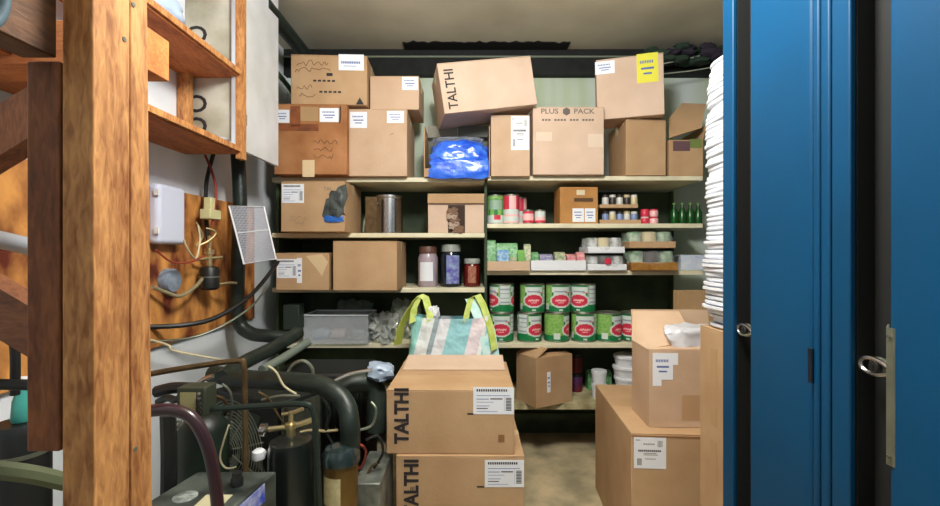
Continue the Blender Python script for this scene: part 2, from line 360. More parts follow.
cG = pxcarton('narrow tan carton with a tall white label, standing right of the blue bag', 491, 115, 530, ZA+.001, Y1, .36, mt=0)
cG.label(511, 116, 529, 150, 1)
cH = pxcarton('square pale carton printed with two words around a cube mark, on the top shelf', 533, 107, 604, RA+.001, Y1, .36, mt=2)
cH.txt('PLUS', 549.5, 111.5, .042, GINK, sx=1.15, bold=.0006); cH.txt('PACK', 584, 111.5, .042, GINK, sx=1.15, bold=.0006)
MB().add([(0,0,-.024),(.021,0,-.012),(.021,0,.012),(0,0,.024),(-.021,0,.012),(-.021,0,-.012),(0,-.0012,0)], [(0,1,6),(1,2,6),(2,3,6),(3,4,6),(4,5,6),(5,0,6)]).build('cube_mark', mat('mark_grey', (98, 88, 84), .7), cH.e, loc=(cH.lx(566.5), -cH.d/2-.0006, cH.lz(111.5)))
for i in range(17): cH.patch(542+i*3.1, 119, 542+i*3.1+2.2, 120.9, GINK, 'printed_mark') if i not in (3, 8, 12) else None
cH.patch(536, 132, 552, 141, mat('pale_patch', (216, 196, 176), .7), 'paper_patch'); cH.patch(588, 134, 603, 147, mat('pale_patch', (216, 196, 176), .7), 'paper_patch')
cI = pxcarton('tan carton turned slightly, on the top shelf under the carton with the yellow label', 626, 119, 666, RA+.001, 2.69, .34, mt=1, rz=0)
cJ = pxcarton('pale carton with a yellow label and a white sticker, top of the pile at right', 603, 56, 667, cI.z0+cI.h+.003, 2.66, .22, mt=2, rz=-.24, roll=-.02)
yl = mat('yellow_label', (226, 220, 60), .5)
cJ.label(602, 58, 621, 71, 2); cJ.label(642, 55, 662, 84, 2, base=yl, ink=mat('olive_ink', (120, 116, 30), .6), name='yellow_label')
cJ.patch(643.5, 73, 660.5, 79, mat('olive_ink2', (168, 160, 44), .6), 'printed_mark')
cK = pxcarton('open tan carton with a raised flap, last on the top shelf beside the trays', 669, 140, 703, RA+.001, 2.70, .34, mt=1, top='open', flaps=[('R', 70, .10, .02)])
# raised front-left flap sheet
MB().add([P(669, 138, 2.7)-cK.e.location, P(701, 128, 2.69)-cK.e.location, P(706, 104, 2.8)-cK.e.location, P(682, 103, 2.86)-cK.e.location, P(669, 118, 2.82)-cK.e.location,
          P(669, 138.7, 2.71)-cK.e.location, P(701, 128.7, 2.7)-cK.e.location, P(706, 104, 2.81)-cK.e.location, P(682, 103, 2.87)-cK.e.location, P(669, 118, 2.83)-cK.e.location],
         [(0,1,2,3,4),(9,8,7,6,5),(0,5,6,1),(1,6,7,2),(2,7,8,3),(3,8,9,4),(4,9,5,0)]).build('flap', card(1), cK.e)
cK.patch(673, 141, 690, 151, mat('plum_print', (100, 72, 78), .8), 'printed_panel'); cK.patch(690, 139, 702, 148, mat('olive_print', (110, 128, 66), .8), 'printed_panel')
# tilted TALTHI carton
zt_ = cG.z0+cG.h
cE = Carton('big pale carton tilted on top of the row, printed with sideways black capitals', U(444, 2.55), U(541, 2.55), 2.0, 2.0+.283, 2.55, .34, rz=.17, roll=math.radians(-8.8), mt=2, top='closed')
cE.e.location = (U(487, 2.55), 2.74, zt_+.008)
text('printed_lettering', 'TALTHI', .076, INK, cE.e, (-.215, -cE.d/2-.0012, .135), (math.pi/2, -math.pi/2, 0), .9, .001)
# second row down, left
cL = pxcarton('carton with a torn hole showing blue and grey wrapping, under the stained orange-brown carton', 281, 181, 345, ZB+.001, 2.56, .38, mt=1)
hole = mat('grey_wrapping', (84, 92, 88), .5, c2=(36, 44, 46), scale=20); hb = mat('blue_wrapping', (44, 104, 190), .4)
def blob(e, pts, y, m, name, t=.0015):
    n = len(pts); vs = [(p[0], y-t, p[1]) for p in pts]+[(p[0], y, p[1]) for p in pts]
    return MB().add(vs, [tuple(range(n)), tuple(range(n, 2*n))[::-1]]+[(i, i+n, (i+1) % n+n, (i+1) % n) for i in range(n)]).build(name, m, e)
blob(cL.e, [(cL.lx(a), cL.lz(b)) for a, b in [(322, 216), (326, 199), (332, 197), (338, 187), (346, 184), (348, 196), (344, 208), (340, 219), (330, 223)]], -.19, hole, 'torn_hole')
mb = crumple(MB(), (cL.lx(334), -.192, cL.lz(219)), (.05, .008, .018), .4, 2, sub=3); mb.build('blue_lining', hb, cL.e)
mb = crumple(MB(), (cL.lx(337), -.194, cL.lz(204)), (.035, .012, .075), .5, 5, sub=3); mb.build('grey_lining', hole, cL.e)
cL.label(282, 184, 304, 203, 0); cL.txt('TAL', 328, 189, .028, GINK); cL.scrib(286, 214, 312, 224, 2, GINK, 6, .001)
mb = MB(); prof = [(0.0, 0), (.088, 0), (.088, .005), (.084, .008), (.084, .22), (.089, .225), (.089, .238), (.083, .238), (.082, .232), (.0, .23)]
t_ = thing('steel_canister', 'tall polished steel canister on the second shelf left of the dark gap', 'canister', (U(389, 2.83), 2.85, ZB+.001))
mb.lathe(prof, n=32); mb.build('body', steel, t_)
MB().box(-.035, .035, -.14, -.135, 0, .22).build('side_sheet', copper, t_, loc=(-.09, .02, 0))
mb = MB(); mb.tube([(U(362, 2.72), 2.75, ZB+.006), (U(364, 2.72), 2.76, ZB+.1), (U(371, 2.72), 2.78, ZB+.17), (U(376, 2.72), 2.8, ZB+.19)], .007)
tag(mb.build('bent_wire', galv), 'curved grey metal hoop leaning between torn carton and steel canister', 'wire')
cM = pxcarton('pale carton with a cut-out front window full of crumpled brown paper', 428, 194, 484, ZB+.001, 2.715, .28, mt=2)
MB().box(cM.lx(428), cM.lx(484), -.156, -.1505, cM.lz(203.5), cM.lz(194)).build('front_flap', card(1), cM.e)
for i in range(7): cM.patch(440+i*4.5, 198, 443+i*4.5, 199.6, GINK, 'printed_mark').location.y = -.0062
cM.patch(448, 205, 465, 233, mat('window_dark', (62, 46, 38), .9), 'window_opening')
mb = MB()
for i in range(5): crumple(mb, (cM.lx(452+rnd.random()*9), -.153, cM.lz(212+i*4.4)), (.03, .01, .022), .6, i+20, i % 2, sub=3)
mb.build('crumpled_paper', [mat('kraft_paper', (120, 92, 74), .8), mat('pale_paper', (170, 150, 134), .8)], cM.e)
# third row left
cN = pxcarton('small low carton with a torn white label, under the torn carton', 276, 253, 329, ZC+.001, 2.52, .34, mt=1)
cN.label(277, 259, 297, 278, 0); cN.label(297, 258, 302, 283, 2)
blob(cN.e, [(cN.lx(a), cN.lz(b)) for a, b in [(306, 256), (322, 254), (328, 262), (322, 276), (316, 268)]], -.17, TAPE, 'packing_tape')
cO = pxcarton('plain kraft carton with no label, right of the small low carton', 333, 241, 397, ZC+.001, 2.50, .36, mt=1)
lid_grey = mat('grey_lid', (150, 156, 150), .5)
def jar(label, px, pyt, r, zb, y, bodym, lidm, labm, lx=(-1, 1), lv=(.2, .65), rimr=.9):
    h = V(pyt, y)-zb; t_ = thing('jar', label, 'jar', (U(px, y), y, zb))
    MB().lathe([(r*.9, 0), (r, .008), (r, h*.72), (r*.82, h*.84)], n=24).build('body', bodym, t_)
    MB().lathe([(r*rimr, h*.84), (r*rimr, h), (r*rimr*.96, h+.003)], n=24).build('lid', lidm, t_)
    vs = []; fs = []; n = 8
    for i in range(n+1):
        a = -math.pi/2+lx[0]+(lx[1]-lx[0])*i/n
        for v in lv: vs.append(((r+.001)*math.cos(a), (r+.001)*math.sin(a), h*v))
    for i in range(n): fs.append((i*2, i*2+2, i*2+3, i*2+1))
    MB().add(vs, fs, sm=True).build('label', labm, t_); return t_
jar('clear plastic jar with a white label and brown lid, left of the dark purple jar', 428, 247, .062, ZC+.001, 2.82, mat('mauve_plastic', (176, 160, 172), .25, alpha=.9), mat('rust_lid', (96, 62, 50), .5), LAB, (-.8, .6), (.15, .62))
jar('dark jar with a purple label and a pale lid, middle of three', 451, 245, .066, ZC+.001, 2.82, mat('dark_glass', (14, 28, 40), .15), lid_grey, mat('purple_label', (84, 70, 170), .4, c2=(150, 170, 200), scale=40), (-.4, .9), (.08, .75))
jar('short red jar with a beige label and metal lid, right end of the shelf', 472, 259, .052, ZC+.001, 2.82, mat('red_sauce', (92, 22, 18), .2), lid_grey, mat('beige_label', (176, 128, 104), .5, c2=(140, 60, 50), scale=60), (-.5, .5), (.15, .75), .95)
# fourth row left: tote and plastic
t_ = thing('storage_tote', 'long clear plastic tote holding bottles, on the lower left shelf', 'tote', ((U(303, 2.68)+U(368, 2.68))/2, 2.80, ZD+.001))
hw = (U(368, 2.68)-U(303, 2.68))/2; mb = MB()
def slab(mb, a, b, t, zz, mi=0): mb.bar(a, b, t, zz, mi)
hh = .17
for (x0, x1, y0, y1) in ((-hw, hw, -.12, -.117), (-hw, hw, .117, .12), (-hw, -hw+.003, -.117, .117), (hw-.003, hw, -.117, .117)): mb.box(x0, x1, y0, y1, .003, hh)
mb.box(-hw, hw, -.12, .12, 0, .003); mb.build('body', clearp, t_)
MB().tube([(-hw, -.12, hh), (hw, -.12, hh), (hw, .12, hh), (-hw, .12, hh)], .005, smooth=0, closed=True).build('rim', whitep, t_)
for i in range(3):
    b = thing('plastic_bottle', ['pale bottle lying in the left end of the clear tote', 'pinkish bottle lying in the middle of the clear tote', 'grey bottle lying in the right end of the clear tote'][i], 'bottle', (t_.location.x-.11+.11*i, 2.80, ZD+.045), rot=(0, math.pi/2+.2*(i-1), .3*i))
    MB().lathe([(.03, -.06), (.034, -.05), (.034, .02), (.012, .045), (.012, .055)]).build('body', mat(['pale_blue_pl', 'pink_pl', 'grey_pl'][i], [(150, 168, 190), (186, 160, 156), (120, 128, 124)][i], .4), b)
    MB().lathe([(.014, .055), (.014, .07)]).build('cap', whitep, b)
o = crumple(MB(), (U(383, 2.72), 2.79, ZD+.075), (.08, .09, .09), .5, 4, sub=4, sc=4, flat=ZD+.002)
tag(o.build('plastic_bag', mat('cloudy_film', (196, 202, 196), .25, alpha=.6, coat=.5)), 'crumpled clear plastic bag on the lower left shelf beside the tote', 'plastic bag')
o = crumple(MB(), (U(402, 2.75), 2.9, ZD+.12), (.08, .08, .11), .5, 14, sub=4, sc=4, flat=ZD+.002)
tag(o.build('plastic_bag', mat('cloudy_film2', (150, 158, 140), .3, alpha=.75, coat=.5)), 'greyer plastic bag bunched behind the striped shopping bag', 'plastic bag')
o = crumple(MB(), (U(352, 2.9), 2.99, ZD+.11), (.11, .06, .11), .35, 24, sub=4, sc=4, flat=ZD+.002)
tag(o.build('plastic_bag', mat('green_grey_film', (92, 108, 96), .5)), 'dull green bag slumped behind the clear tote', 'plastic bag')
MB_ = MB().box(U(283, 2.6), U(299, 2.6), 2.60, 2.69, V(330, 2.6), V(305, 2.6))
tag(MB_.build('control_box', mat('dark_box', (38, 48, 42), .6), bevel=.004), 'small dark box fixed at the shelf end above the thick pipes', 'box')

# shopping bag
bz = .657; by = 2.47
MBX = Carton('plain carton behind the front stack, the striped shopping bag standing on it', -.36, .04, .0005, .655, 2.26, .38, mt=1)
t_ = thing('shopping_bag', 'striped white and aqua shopping bag with yellow-green handles, in front of the shelf', 'bag', (U(452, by), by, bz))
mb = MB(); n = 40; m = 9; vs = []; fs = []; ms = []
bw = .238; bd = .09
hts = lambda u: .205+.02*math.cos(u*5)*.3
ring = []
for i in range(n):
    a = 2*math.pi*i/n; c_, s_ = math.cos(a), math.sin(a)
    ring.append((math.copysign(abs(c_)**.35, c_), math.copysign(abs(s_)**.5, s_)))
for j in range(m+1):
    t = j/m
    for i, (a, b_) in enumerate(ring):
        k = 1.0-.12*t+.03*noise.noise((i*.4, j*.6, 1)); 
        vs.append((a*bw*(k-.0), b_*bd*(1.0-.35*t)+.018*noise.noise((i*.5, j*.7, 5)), t*.24+(abs(a)**4)*.02*t))
bandc = lambda x: 0 if x < -.2 else 1 if x < -.12 else 0 if x < -.07 else 1 if x < .03 else 2 if x < .09 else 0 if x < .12 else 1
for j in range(m):
    for i in range(n):
        i2 = (i+1) % n; fs.append((j*n+i, j*n+i2, (j+1)*n+i2, (j+1)*n+i)); xm = (ring[i][0]+ring[i2][0])/2*bw
        # finer stripes by x
        ms.append(bandc(xm))
fs.append(tuple(range(n))[::-1]); ms.append(0)
mb.add(vs, fs, ms, None, True)
stripe = bpy.data.materials.new('striped_fabric'); stripe.use_nodes = True; nt = stripe.node_tree; bs = nt.nodes['Principled BSDF']; bs.inputs['Roughness'].default_value = .6
tc = nt.nodes.new('ShaderNodeTexCoord'); sp = nt.nodes.new('ShaderNodeSeparateXYZ'); ad = nt.nodes.new('ShaderNodeMath'); ad.operation = 'MULTIPLY_ADD'; ad.inputs[1].default_value = -.25
mr = nt.nodes.new('ShaderNodeMapRange'); mr.inputs[1].default_value = -.27; mr.inputs[2].default_value = .27
cr = nt.nodes.new('ShaderNodeValToRGB'); cr.color_ramp.interpolation = 'CONSTANT'
stops = [(0, (150, 214, 208)), (.1, (228, 234, 234)), (.22, (150, 168, 176)), (.27, (222, 226, 232)), (.38, (150, 206, 214)), (.6, (226, 214, 220)), (.72, (236, 240, 240)), (.76, (150, 214, 222)), (.86, (180, 226, 230))]
cr.color_ramp.elements[0].position = 0; cr.color_ramp.elements[0].color = lin(stops[0][1]); cr.color_ramp.elements[1].position = stops[1][0]; cr.color_ramp.elements[1].color = lin(stops[1][1])
for p_, c_ in stops[2:]:
    e_ = cr.color_ramp.elements.new(p_); e_.color = lin(c_)
bn = nt.nodes.new('ShaderNodeTexNoise'); bn.inputs['Scale'].default_value = 14; bq = nt.nodes.new('ShaderNodeBump'); bq.inputs['Distance'].default_value = .02; nt.links.new(tc.outputs['Object'], bn.inputs['Vector']); nt.links.new(bn.outputs['Fac'], bq.inputs['Height']); nt.links.new(bq.outputs[0], bs.inputs['Normal'])
nt.links.new(tc.outputs['Object'], sp.inputs[0]); nt.links.new(sp.outputs['Z'], ad.inputs[0]); nt.links.new(sp.outputs['X'], ad.inputs[2]); nt.links.new(ad.outputs[0], mr.inputs[0]); nt.links.new(mr.outputs[0], cr.inputs[0]); nt.links.new(cr.outputs[0], bs.inputs['Base Color'])
mb.build('bag_body', [stripe, stripe, stripe], t_)
yg = mat('yellow_green_strap', (206, 222, 130), .6, c2=(176, 194, 84), scale=20)
for nm, pts in (('handle', [(-.21, -.06, .22), (-.205, -.03, .29), (-.175, .0, .362), (-.145, .0, .345), (-.12, -.03, .27), (-.115, -.06, .23)]),
                ('handle', [(.075, -.06, .23), (.085, -.04, .28), (.105, .0, .35), (.14, .0, .362), (.17, -.02, .31), (.21, -.06, .19), (.228, -.085, .08)])):
    MB().ribbon(pts, .042, .003, (.8, .55, .3), 0).build(nm, yg, t_)
# side panel of the left handle (olive gusset) and pale right shoulder
MB().ribbon([(-.18, .0, .35), (-.23, -.02, .28), (-.275, -.04, .19), (-.29, -.05, .10)], .07, .003, (.5, 1, 0)).build('side_gusset', mat('olive_fabric', (176, 182, 80), .7), t_)
MB().ribbon([(.115, .01, .34), (.15, -.02, .27), (.19, -.05, .18), (.215, -.08, .03)], .09, .003, (1, .25, 0)).build('side_gusset', mat('aqua_fabric', (176, 222, 222), .6, c2=(214, 236, 236), scale=18), t_)
mb = crumple(MB(), (-.105, .0, .265), (.03, .03, .035), .4, 4, sub=3)
o = mb.build('spray_bottle_top', whitep); o.location = t_.location; o.name = 'spray_bottle'; tag(o, 'white spray nozzle poking out of the striped shopping bag', 'bottle')

# ------------------------------------------------------------------ right bay, tins
def wrapcan(name, label, cat, x, y, z, r, h, func, mats, rz=0, group=None, n=84, m=34):
    e = thing(name, label, cat, (x, y, z), rz, group)
    prof = [(r*.97, 0), (r*1.01, .003), (r*.985, .008), (r*.985, h-.008), (r*1.01, h-.003), (r*.985, h), (r*.94, h-.004)]
    MB().lathe(prof, n=36).build('body', galv, e)
    vs = []; fs = []; ms = []
    z0, z1 = .009, h-.009
    for j in range(m+1):
        for i in range(n):
            a = -math.pi/2+2*math.pi*i/n; vs.append((r*math.cos(a), r*math.sin(a), z0+(z1-z0)*j/m))
    for j in range(m):
        for i in range(n):
            fs.append((j*n+i, j*n+(i+1) % n, (j+1)*n+(i+1) % n, (j+1)*n+i)); th = ((i+.5)/n*360+180) % 360-180; ms.append(func(th, (j+.5)/m))
    MB().add(vs, fs, ms, None, True).build('label', mats, e); return e
tg = mat('tin_green', (22, 122, 70), .35); tlg = mat('tin_light_green', (112, 172, 78), .35, c2=(150, 196, 110), scale=70); twh = mat('tin_white', (206, 218, 214), .35); trd = mat('tin_red', (208, 52, 78), .35); tpk = mat('tin_pink', (238, 190, 190), .35); tgy = mat('tin_grey', (150, 160, 176), .35)
def bigtin(th, v):
    for c0 in (0, 150):
        d = ((th-c0+180) % 360)-180
        e1 = (d/44)**2+((v-.42)/.22)**2; e2 = (d/53)**2+((v-.42)/.28)**2
        if e1 < 1: return 4 if abs(v-.43-.02*math.sin(d*.9)) < .035 and abs(d) < 27 else (4 if abs(v-.33) < .018 and abs(d) < 13 else 3)
        if e2 < 1 or (abs(d) < 8 and .02 < v < .1): return 2
        if abs(d) < 42:
            if v > .95: return 0
            if .74 < v < .93: return 5 if v < .80 and abs(d) < 30 else 2
            if .70 < v <= .74 and d > 20: return 3
            if v < .28: return 0
            return 2 if abs(d) < 34 and v > .6 else 0
    d = ((th-75+180) % 360)-180
    if abs(d) < 28:
        if v < .26: return 0
        return 5 if abs(d) > 24 or int(v*24) % 4 == 0 else 2
    d = ((th+75+180) % 360)-180
    if abs(d) < 35:
        if abs(d) < 14 and .06 < v < .3: return 2
        return 1 if v > .2 else 0
    if v < .2: return 0
    return 1
TM = [tg, tlg, twh, trd, tpk, tgy]
rT = .0762; hT = .176; yT = 2.80
tins = [ # px centre, row, rotation, label
 (502.5, 1, -62, 'upper row, leftmost, oval turned to its left edge'), (534, 1, 0, 'upper row, second from left, red oval facing forward'),
 (560.5, 1, 3, 'upper row, third from left, red oval facing forward'), (586, 1, -36, 'upper row, rightmost, pale panel beside the oval'),
 (502, 0, -4, 'lower row, leftmost, red oval facing forward'), (531, 0, -118, 'lower row, second from left, half oval and green side'),
 (559, 0, 66, 'lower row, third from left, green side showing'), (587, 0, -8, 'lower row, fourth from left, red oval facing forward'),
 (612.5, 0, 40, 'lower row, second from right, oval cut off at the right'), (638, 0, 165, 'lower row, darkest green one, beside the open carton flap')]
for px, row, rz, lb in tins:
    y = yT if row == 0 else yT
    if row == 1: z = RD+hT+.0025
    else: z = RD+.001
    wrapcan('food_tin', 'large green tin, '+lb, 'tin', U(px, 2.725), y, z, rT if rz != -118 else rT*.985, hT, bigtin, TM, math.radians(rz), 'green catering tins on the middle right shelf')
# second shelf right bay
zz = RB+.001
def t_green(th, v):
    if v > .9: return 1
    if abs(th) < 50 and .5 < v < .85: return 2 if int(v*20+th/12) % 2 else 0
    if v < .3: return 3 if abs(th-10) < 25 and v > .12 else 2
    return 1 if int(th/14) % 3 else 0
wrapcan('food_tin', 'light green tin with white print at the left end of its shelf', 'tin', U(496, 2.78), 2.84, zz, .052, .184, t_green, TM)
def t_rw(th, v):
    if v > .5: return 3 if abs(th) > 26 else 4
    return 4 if int(v*16) % 4 == 0 else 2
wrapcan('food_tin', 'tall red and white tin beside the light green tin', 'tin', U(512, 2.78), 2.83, zz, .05, .186, t_rw, TM, .1)
wrapcan('food_tin', 'red and white tin half hidden behind the tall red and white one', 'tin', U(521, 2.9), 2.96, zz, .045, .186, t_rw, TM, .9)
wrapcan('food_tin', 'small pink-red tin, left of a pair', 'tin', U(529, 2.76), 2.80, zz, .034, .088, lambda th, v: 3 if abs(v-.5) > .3 else 4, TM)
wrapcan('food_tin', 'small white and red tin, right of a pair', 'tin', U(541, 2.76), 2.80, zz, .034, .088, lambda th, v: 2 if v > .5 else 3 if v < .2 else 4, TM)
amber = mat('amber_card', (190, 138, 76), .7, c2=(168, 116, 58), scale=6)
t_ = thing('display_box', 'orange-brown box with two white stickers and a dark band, on the second shelf', 'box', (U(579, 2.74), 2.84, zz)); bwid = U(598, 2.74)-U(560, 2.74)
MB().box(-bwid/2, bwid/2, -.1, .1, 0, V(187, 2.74)-zz).build('body', amber, t_, bevel=.003)
hb_ = V(187, 2.74)-zz
MB().box(.0-.03, .085, -.102, -.1, hb_*.60, hb_*.70).build('dark_band', mat('brown_band', (84, 56, 30), .7), t_)
MB().box(-.015, .035, -.102, -.1, hb_*.78, hb_*.92).build('sticker', mat('cream_sticker', (210, 200, 170), .6), t_)
label_part(t_, -.04, .03, hb_*.05, hb_*.42, -.1004, 2, name='sticker'); label_part(t_, .035, .1, hb_*.05, hb_*.42, -.1004, 2, name='sticker')
# tray stacks
def tray(label, px0, px1, z, y, h, d=.2, m=None, cat='tray', name='cardboard_tray', group=None):
    x0, x1 = U(px0, y), U(px1, y); e = thing(name, label, cat, ((x0+x1)/2, y+d/2, z), group=group); w_ = (x1-x0)/2; t = .003
    MB().box(-w_, w_, -d/2, d/2, 0, t).box(-w_, w_, -d/2, -d/2+t, t, h).box(-w_, w_, d/2-t, d/2, t, h).box(-w_, -w_+t, -d/2+t, d/2-t, t, h).box(w_-t, w_, -d/2+t, d/2-t, t, h).build('body', m or card(1), e)
    return e
tray('shallow brown tray of small jars directly on the second shelf', 600, 641, zz, 2.74, .025)
tray('shallow brown tray of small jars stacked on top of the other jar tray', 600, 638, zz+.098, 2.74, .02)
jl = [mat('jar_white', (210, 210, 204), .4), mat('jar_dark', (48, 40, 36), .4), mat('jar_cream', (206, 192, 150), .4), mat('jar_blue', (126, 146, 190), .4)]
def smalljar(label, x, y, z, r, h, bm_, lm, group):
    e = thing('small_jar', label, 'jar', (x, y, z), 0, group)
    MB().lathe([(r*.95, 0), (r, .004), (r, h*.72), (r*.9, h*.8)], n=14).build('body', bm_, e); MB().lathe([(r*.93, h*.8), (r*.93, h)], n=14).build('lid', lm, e); return e
names = {0: 'white', 1: 'dark', 2: 'cream', 3: 'blue'}
pos = ['left end', 'second place', 'third place', 'fourth place', 'fifth place']
for row, seq, base in ((0, [3, 2, 3, 0, 3], zz+.004), (1, [0, 1, 0, 1, 2], zz+.1025)):
    for i, k in enumerate(seq):
        smalljar('small %s jar at the %s of the %s jar tray' % (names[k], pos[i], ['lower', 'upper'][row]), U(605.5+i*7.2, 2.78), 2.785, base, .0205, .074 if row == 0 else .078, jl[k], jl[[1, 0, 1, 2, 0][i]], 'small jars in the two brown trays')
for i, (px, pz) in enumerate([(646, 0), (655, 0), (646, 1), (655, 1)]):
    smalljar(['red tin', 'pink and red tin', 'bright red tin', 'red-topped tin'][i]+' in the small pile right of the jar trays, '+['bottom left', 'bottom right', 'top left', 'top right'][i], U(px, 2.78), 2.80, zz+pz*.0475, .0265, .046, [trd, tpk, trd, tpk][i], [tpk, trd, trd, trd][i], 'red tins beside the jar trays')
gb = mat('green_glass', (28, 84, 34), .2)
for i, px in enumerate([678, 686, 694, 702]):
    e = thing('glass_bottle', 'dark green bottle in the shadowy shelf corner, %s' % ['leftmost', 'second from the left', 'third from the left', 'nearest the white trays'][i], 'bottle', (U(px, 2.98)-.03, 2.97, zz), group='green bottles in the shelf corner')
    MB().lathe([(.022, 0), (.024, .01), (.024, .09), (.010, .12), (.010, .14)], n=14).build('body', gb, e); MB().lathe([(.012, .14), (.012, .152)], n=12).build('cap', tlg, e)
# third shelf right bay
z3 = RC+.001
tray('long low kraft tray with green packets at the left end of the third shelf', 487.5, 530, z3, 2.66, .055, m=card(0))
tray('long low white tray of small packets in the middle of the third shelf', 531, 586, z3, 2.68, .06, m=whitep)
pk = [mat('pk_green', (60, 140, 76), .45, c2=(150, 200, 150), scale=60), mat('pk_blue', (70, 140, 206), .4, c2=(190, 214, 226), scale=50), mat('pk_lime', (120, 180, 90), .45), mat('pk_violet', (120, 110, 170), .5, c2=(190, 190, 200), scale=60), mat('pk_pink', (206, 110, 128), .5, c2=(226, 180, 170), scale=60), mat('pk_cream', (214, 206, 176), .5, c2=(120, 150, 110), scale=70)]
cn = ['green', 'blue and white', 'lime', 'violet', 'pink', 'cream']
def packet(label, px0, py0, px1, z, y, d, m, group=None, name='food_packet'):
    x0, x1 = U(px0, y), U(px1, y); h = V(py0, y)-z; mb = MB(); w_ = (x1-x0)/2
    vs = [(-w_, -d/2, 0), (w_, -d/2, 0), (w_, d/2, 0), (-w_, d/2, 0), (-w_, -d*.46, h*.85), (w_, -d*.46, h*.85), (w_, d*.46, h*.85), (-w_, d*.46, h*.85), (-w_*.96, -.004, h), (w_*.96, -.004, h), (w_*.96, .004, h), (-w_*.96, .004, h)]
    fs = [(3,2,1,0),(0,1,5,4),(1,2,6,5),(2,3,7,6),(3,0,4,7),(4,5,9,8),(5,6,10,9),(6,7,11,10),(7,4,8,11),(8,9,10,11)]
    mb.add(vs, fs); o = mb.build(name, m, None, loc=((x0+x1)/2, y+d/2, z), bevel=.003); return tag(o, label, 'packet', group)
packet('blue and white packet standing in the kraft tray', 497, 250, 509, z3+.004, 2.70, .05, pk[1])
packet('green packet behind the blue and white one in the kraft tray', 496, 243, 518, z3+.004, 2.78, .05, pk[0])
packet('white-blue packet right of the blue one in the kraft tray', 510, 257, 517, z3+.004, 2.70, .05, pk[5])
packet('bright green packet at the right of the kraft tray', 518, 250, 525, z3+.004, 2.73, .05, pk[2])
packet('dark green packet at the left end behind the kraft tray', 487, 240, 496, z3+.004, 2.80, .05, pk[0])
packet('tall narrow green and white packet between the two low trays', 524, 244, 531, z3+.004, 2.77, .05, pk[5])
for i, (a, b_, k) in enumerate([(532, 539, 0), (540, 553, 3), (555, 566, 5), (567, 576, 4), (577, 585, 4)]):
    packet('small %s packet in the white tray, %s' % (cn[k], pos[i]), a, 252+i % 2*2, b_, z3+.004, 2.72, .08, pk[k], 'small packets in the white tray')
# shrink-wrapped packs
wl = mat('wrap_white', (216, 218, 222), .3, c2=(120, 130, 120), scale=26, coat=.4); wg = mat('wrap_green', (178, 200, 176), .3, c2=(104, 140, 110), scale=26, coat=.4)
def wrapped(label, px0, px1, z, py0, y, m1, m2, seed, d=.22):
    x0, x1 = U(px0, y), U(px1, y); h = V(py0, y)-z; e = thing('wrapped_tray', label, 'tray', ((x0+x1)/2, y+d/2, z)); w_ = (x1-x0)/2
    MB().box(-w_, w_, -d/2, d/2, 0, h*.40).build('base_tray', m2, e, bevel=.003)
    mb = MB(); k = 0
    for i in range(3):
        cx = -w_+w_*2*(i+.5)/3; mb.lathe([(w_*.31, h*.4), (w_*.31, h*.93), (w_*.22, h*.98)], (cx, -d*.2, 0), i % 2, n=14); mb.lathe([(w_*.31, h*.4), (w_*.31, h*.93), (w_*.22, h*.98)], (cx, d*.2, 0), i % 2, n=14)
    mb.build('contents', [m1, jl[(seed) % 4]], e)
    crumple(MB(), (0, 0, h*.5), (w_*1.0, d*.5, h*.48), .05, seed, sub=4, flat=.001).build('plastic_wrap', wrapf, e)
    return e
wrapped('white shrink-wrapped tray with a red mark, lower of the two at mid shelf', 588, 627, z3, 255, 2.67, wl, whitep, 1)
wrapped('white shrink-wrapped tray resting on the one with the red mark', 588, 625, V(253.5, 2.67)+.002, 237, 2.67, wl, whitep, 2)
MB().lathe([(.02, 0), (.02, .003)], axis='y', n=16).build('red_mark', trd, bpy.data.objects['wrapped_tray'], loc=(.0, -.118, .055))
amb2 = mat('amber_tray', (176, 128, 66), .4, c2=(140, 96, 40), scale=20)
wrapped('green-labelled shrink-wrapped tray on amber base, at the shelf edge', 632, 678, z3, 250, 2.66, wg, amb2, 5)
wrapped('green-labelled shrink-wrapped tray stacked on the other amber one', 630, 676, V(248.5, 2.66)+.002, 231, 2.66, wg, card(1), 6)
tag(MB().box(U(681, 2.75), U(706, 2.75), 2.75, 2.9, z3, V(255, 2.75)).build('white_box', mat('bluewhite_card', (190, 202, 226), .5, c2=(216, 222, 232), scale=20), bevel=.002), 'low blue-white box at the right end of the third shelf', 'box')
# bottom shelf
zE = ZE+.001
cP = Carton('squat open-topped kraft carton turned corner-on on the bottom shelf', -.135, .135, zE, zE+.285, 2.52, .2, rz=math.radians(28), mt=1, top='open', flaps=[('B', 200, .08, .01), ('F', 166, .05, .01), ('L', 150, .1, .01)])
cP.e.location = (.453, 2.752, zE); label_part(cP.e, -.055, -.03, .08, .2, -.1004, 2, name='shipping_label')
MB().ribbon([(-.11, -.02, .295), (-.04, .0, .299), (.05, -.02, .297), (.12, .0, .295)], .02, .002, (0, 1, 0)).build('black_strap', blackp, cP.e)
redc = mat('red_can', (120, 30, 24), .35, c2=(70, 40, 90), scale=14)
for i, (px, dy, zq) in enumerate([(577, 0, 0), (577, 0, 1)]):
    smalljar(['red and purple can on the bottom shelf behind the kraft carton', 'dark red can stacked on the red and purple one'][i], U(px, 2.92), 2.94, zE+zq*.125, .04, .12, [redc, mat('dark_red', (104, 24, 20), .4)][i], blackp, 'red cans on the bottom shelf')
def tub(label, px, z, r, h, y, lid=True, group=None):
    e = thing('plastic_tub', label, 'tub', (U(px, y), y, z), 0, group); mb = MB()
    mb.lathe([(r*.86, 0), (r*.97, h*.75), (r*1.03, h*.76), (r*1.03, h), (r*.98, h+.002)], n=26); mb.build('body', whitep, e); return e
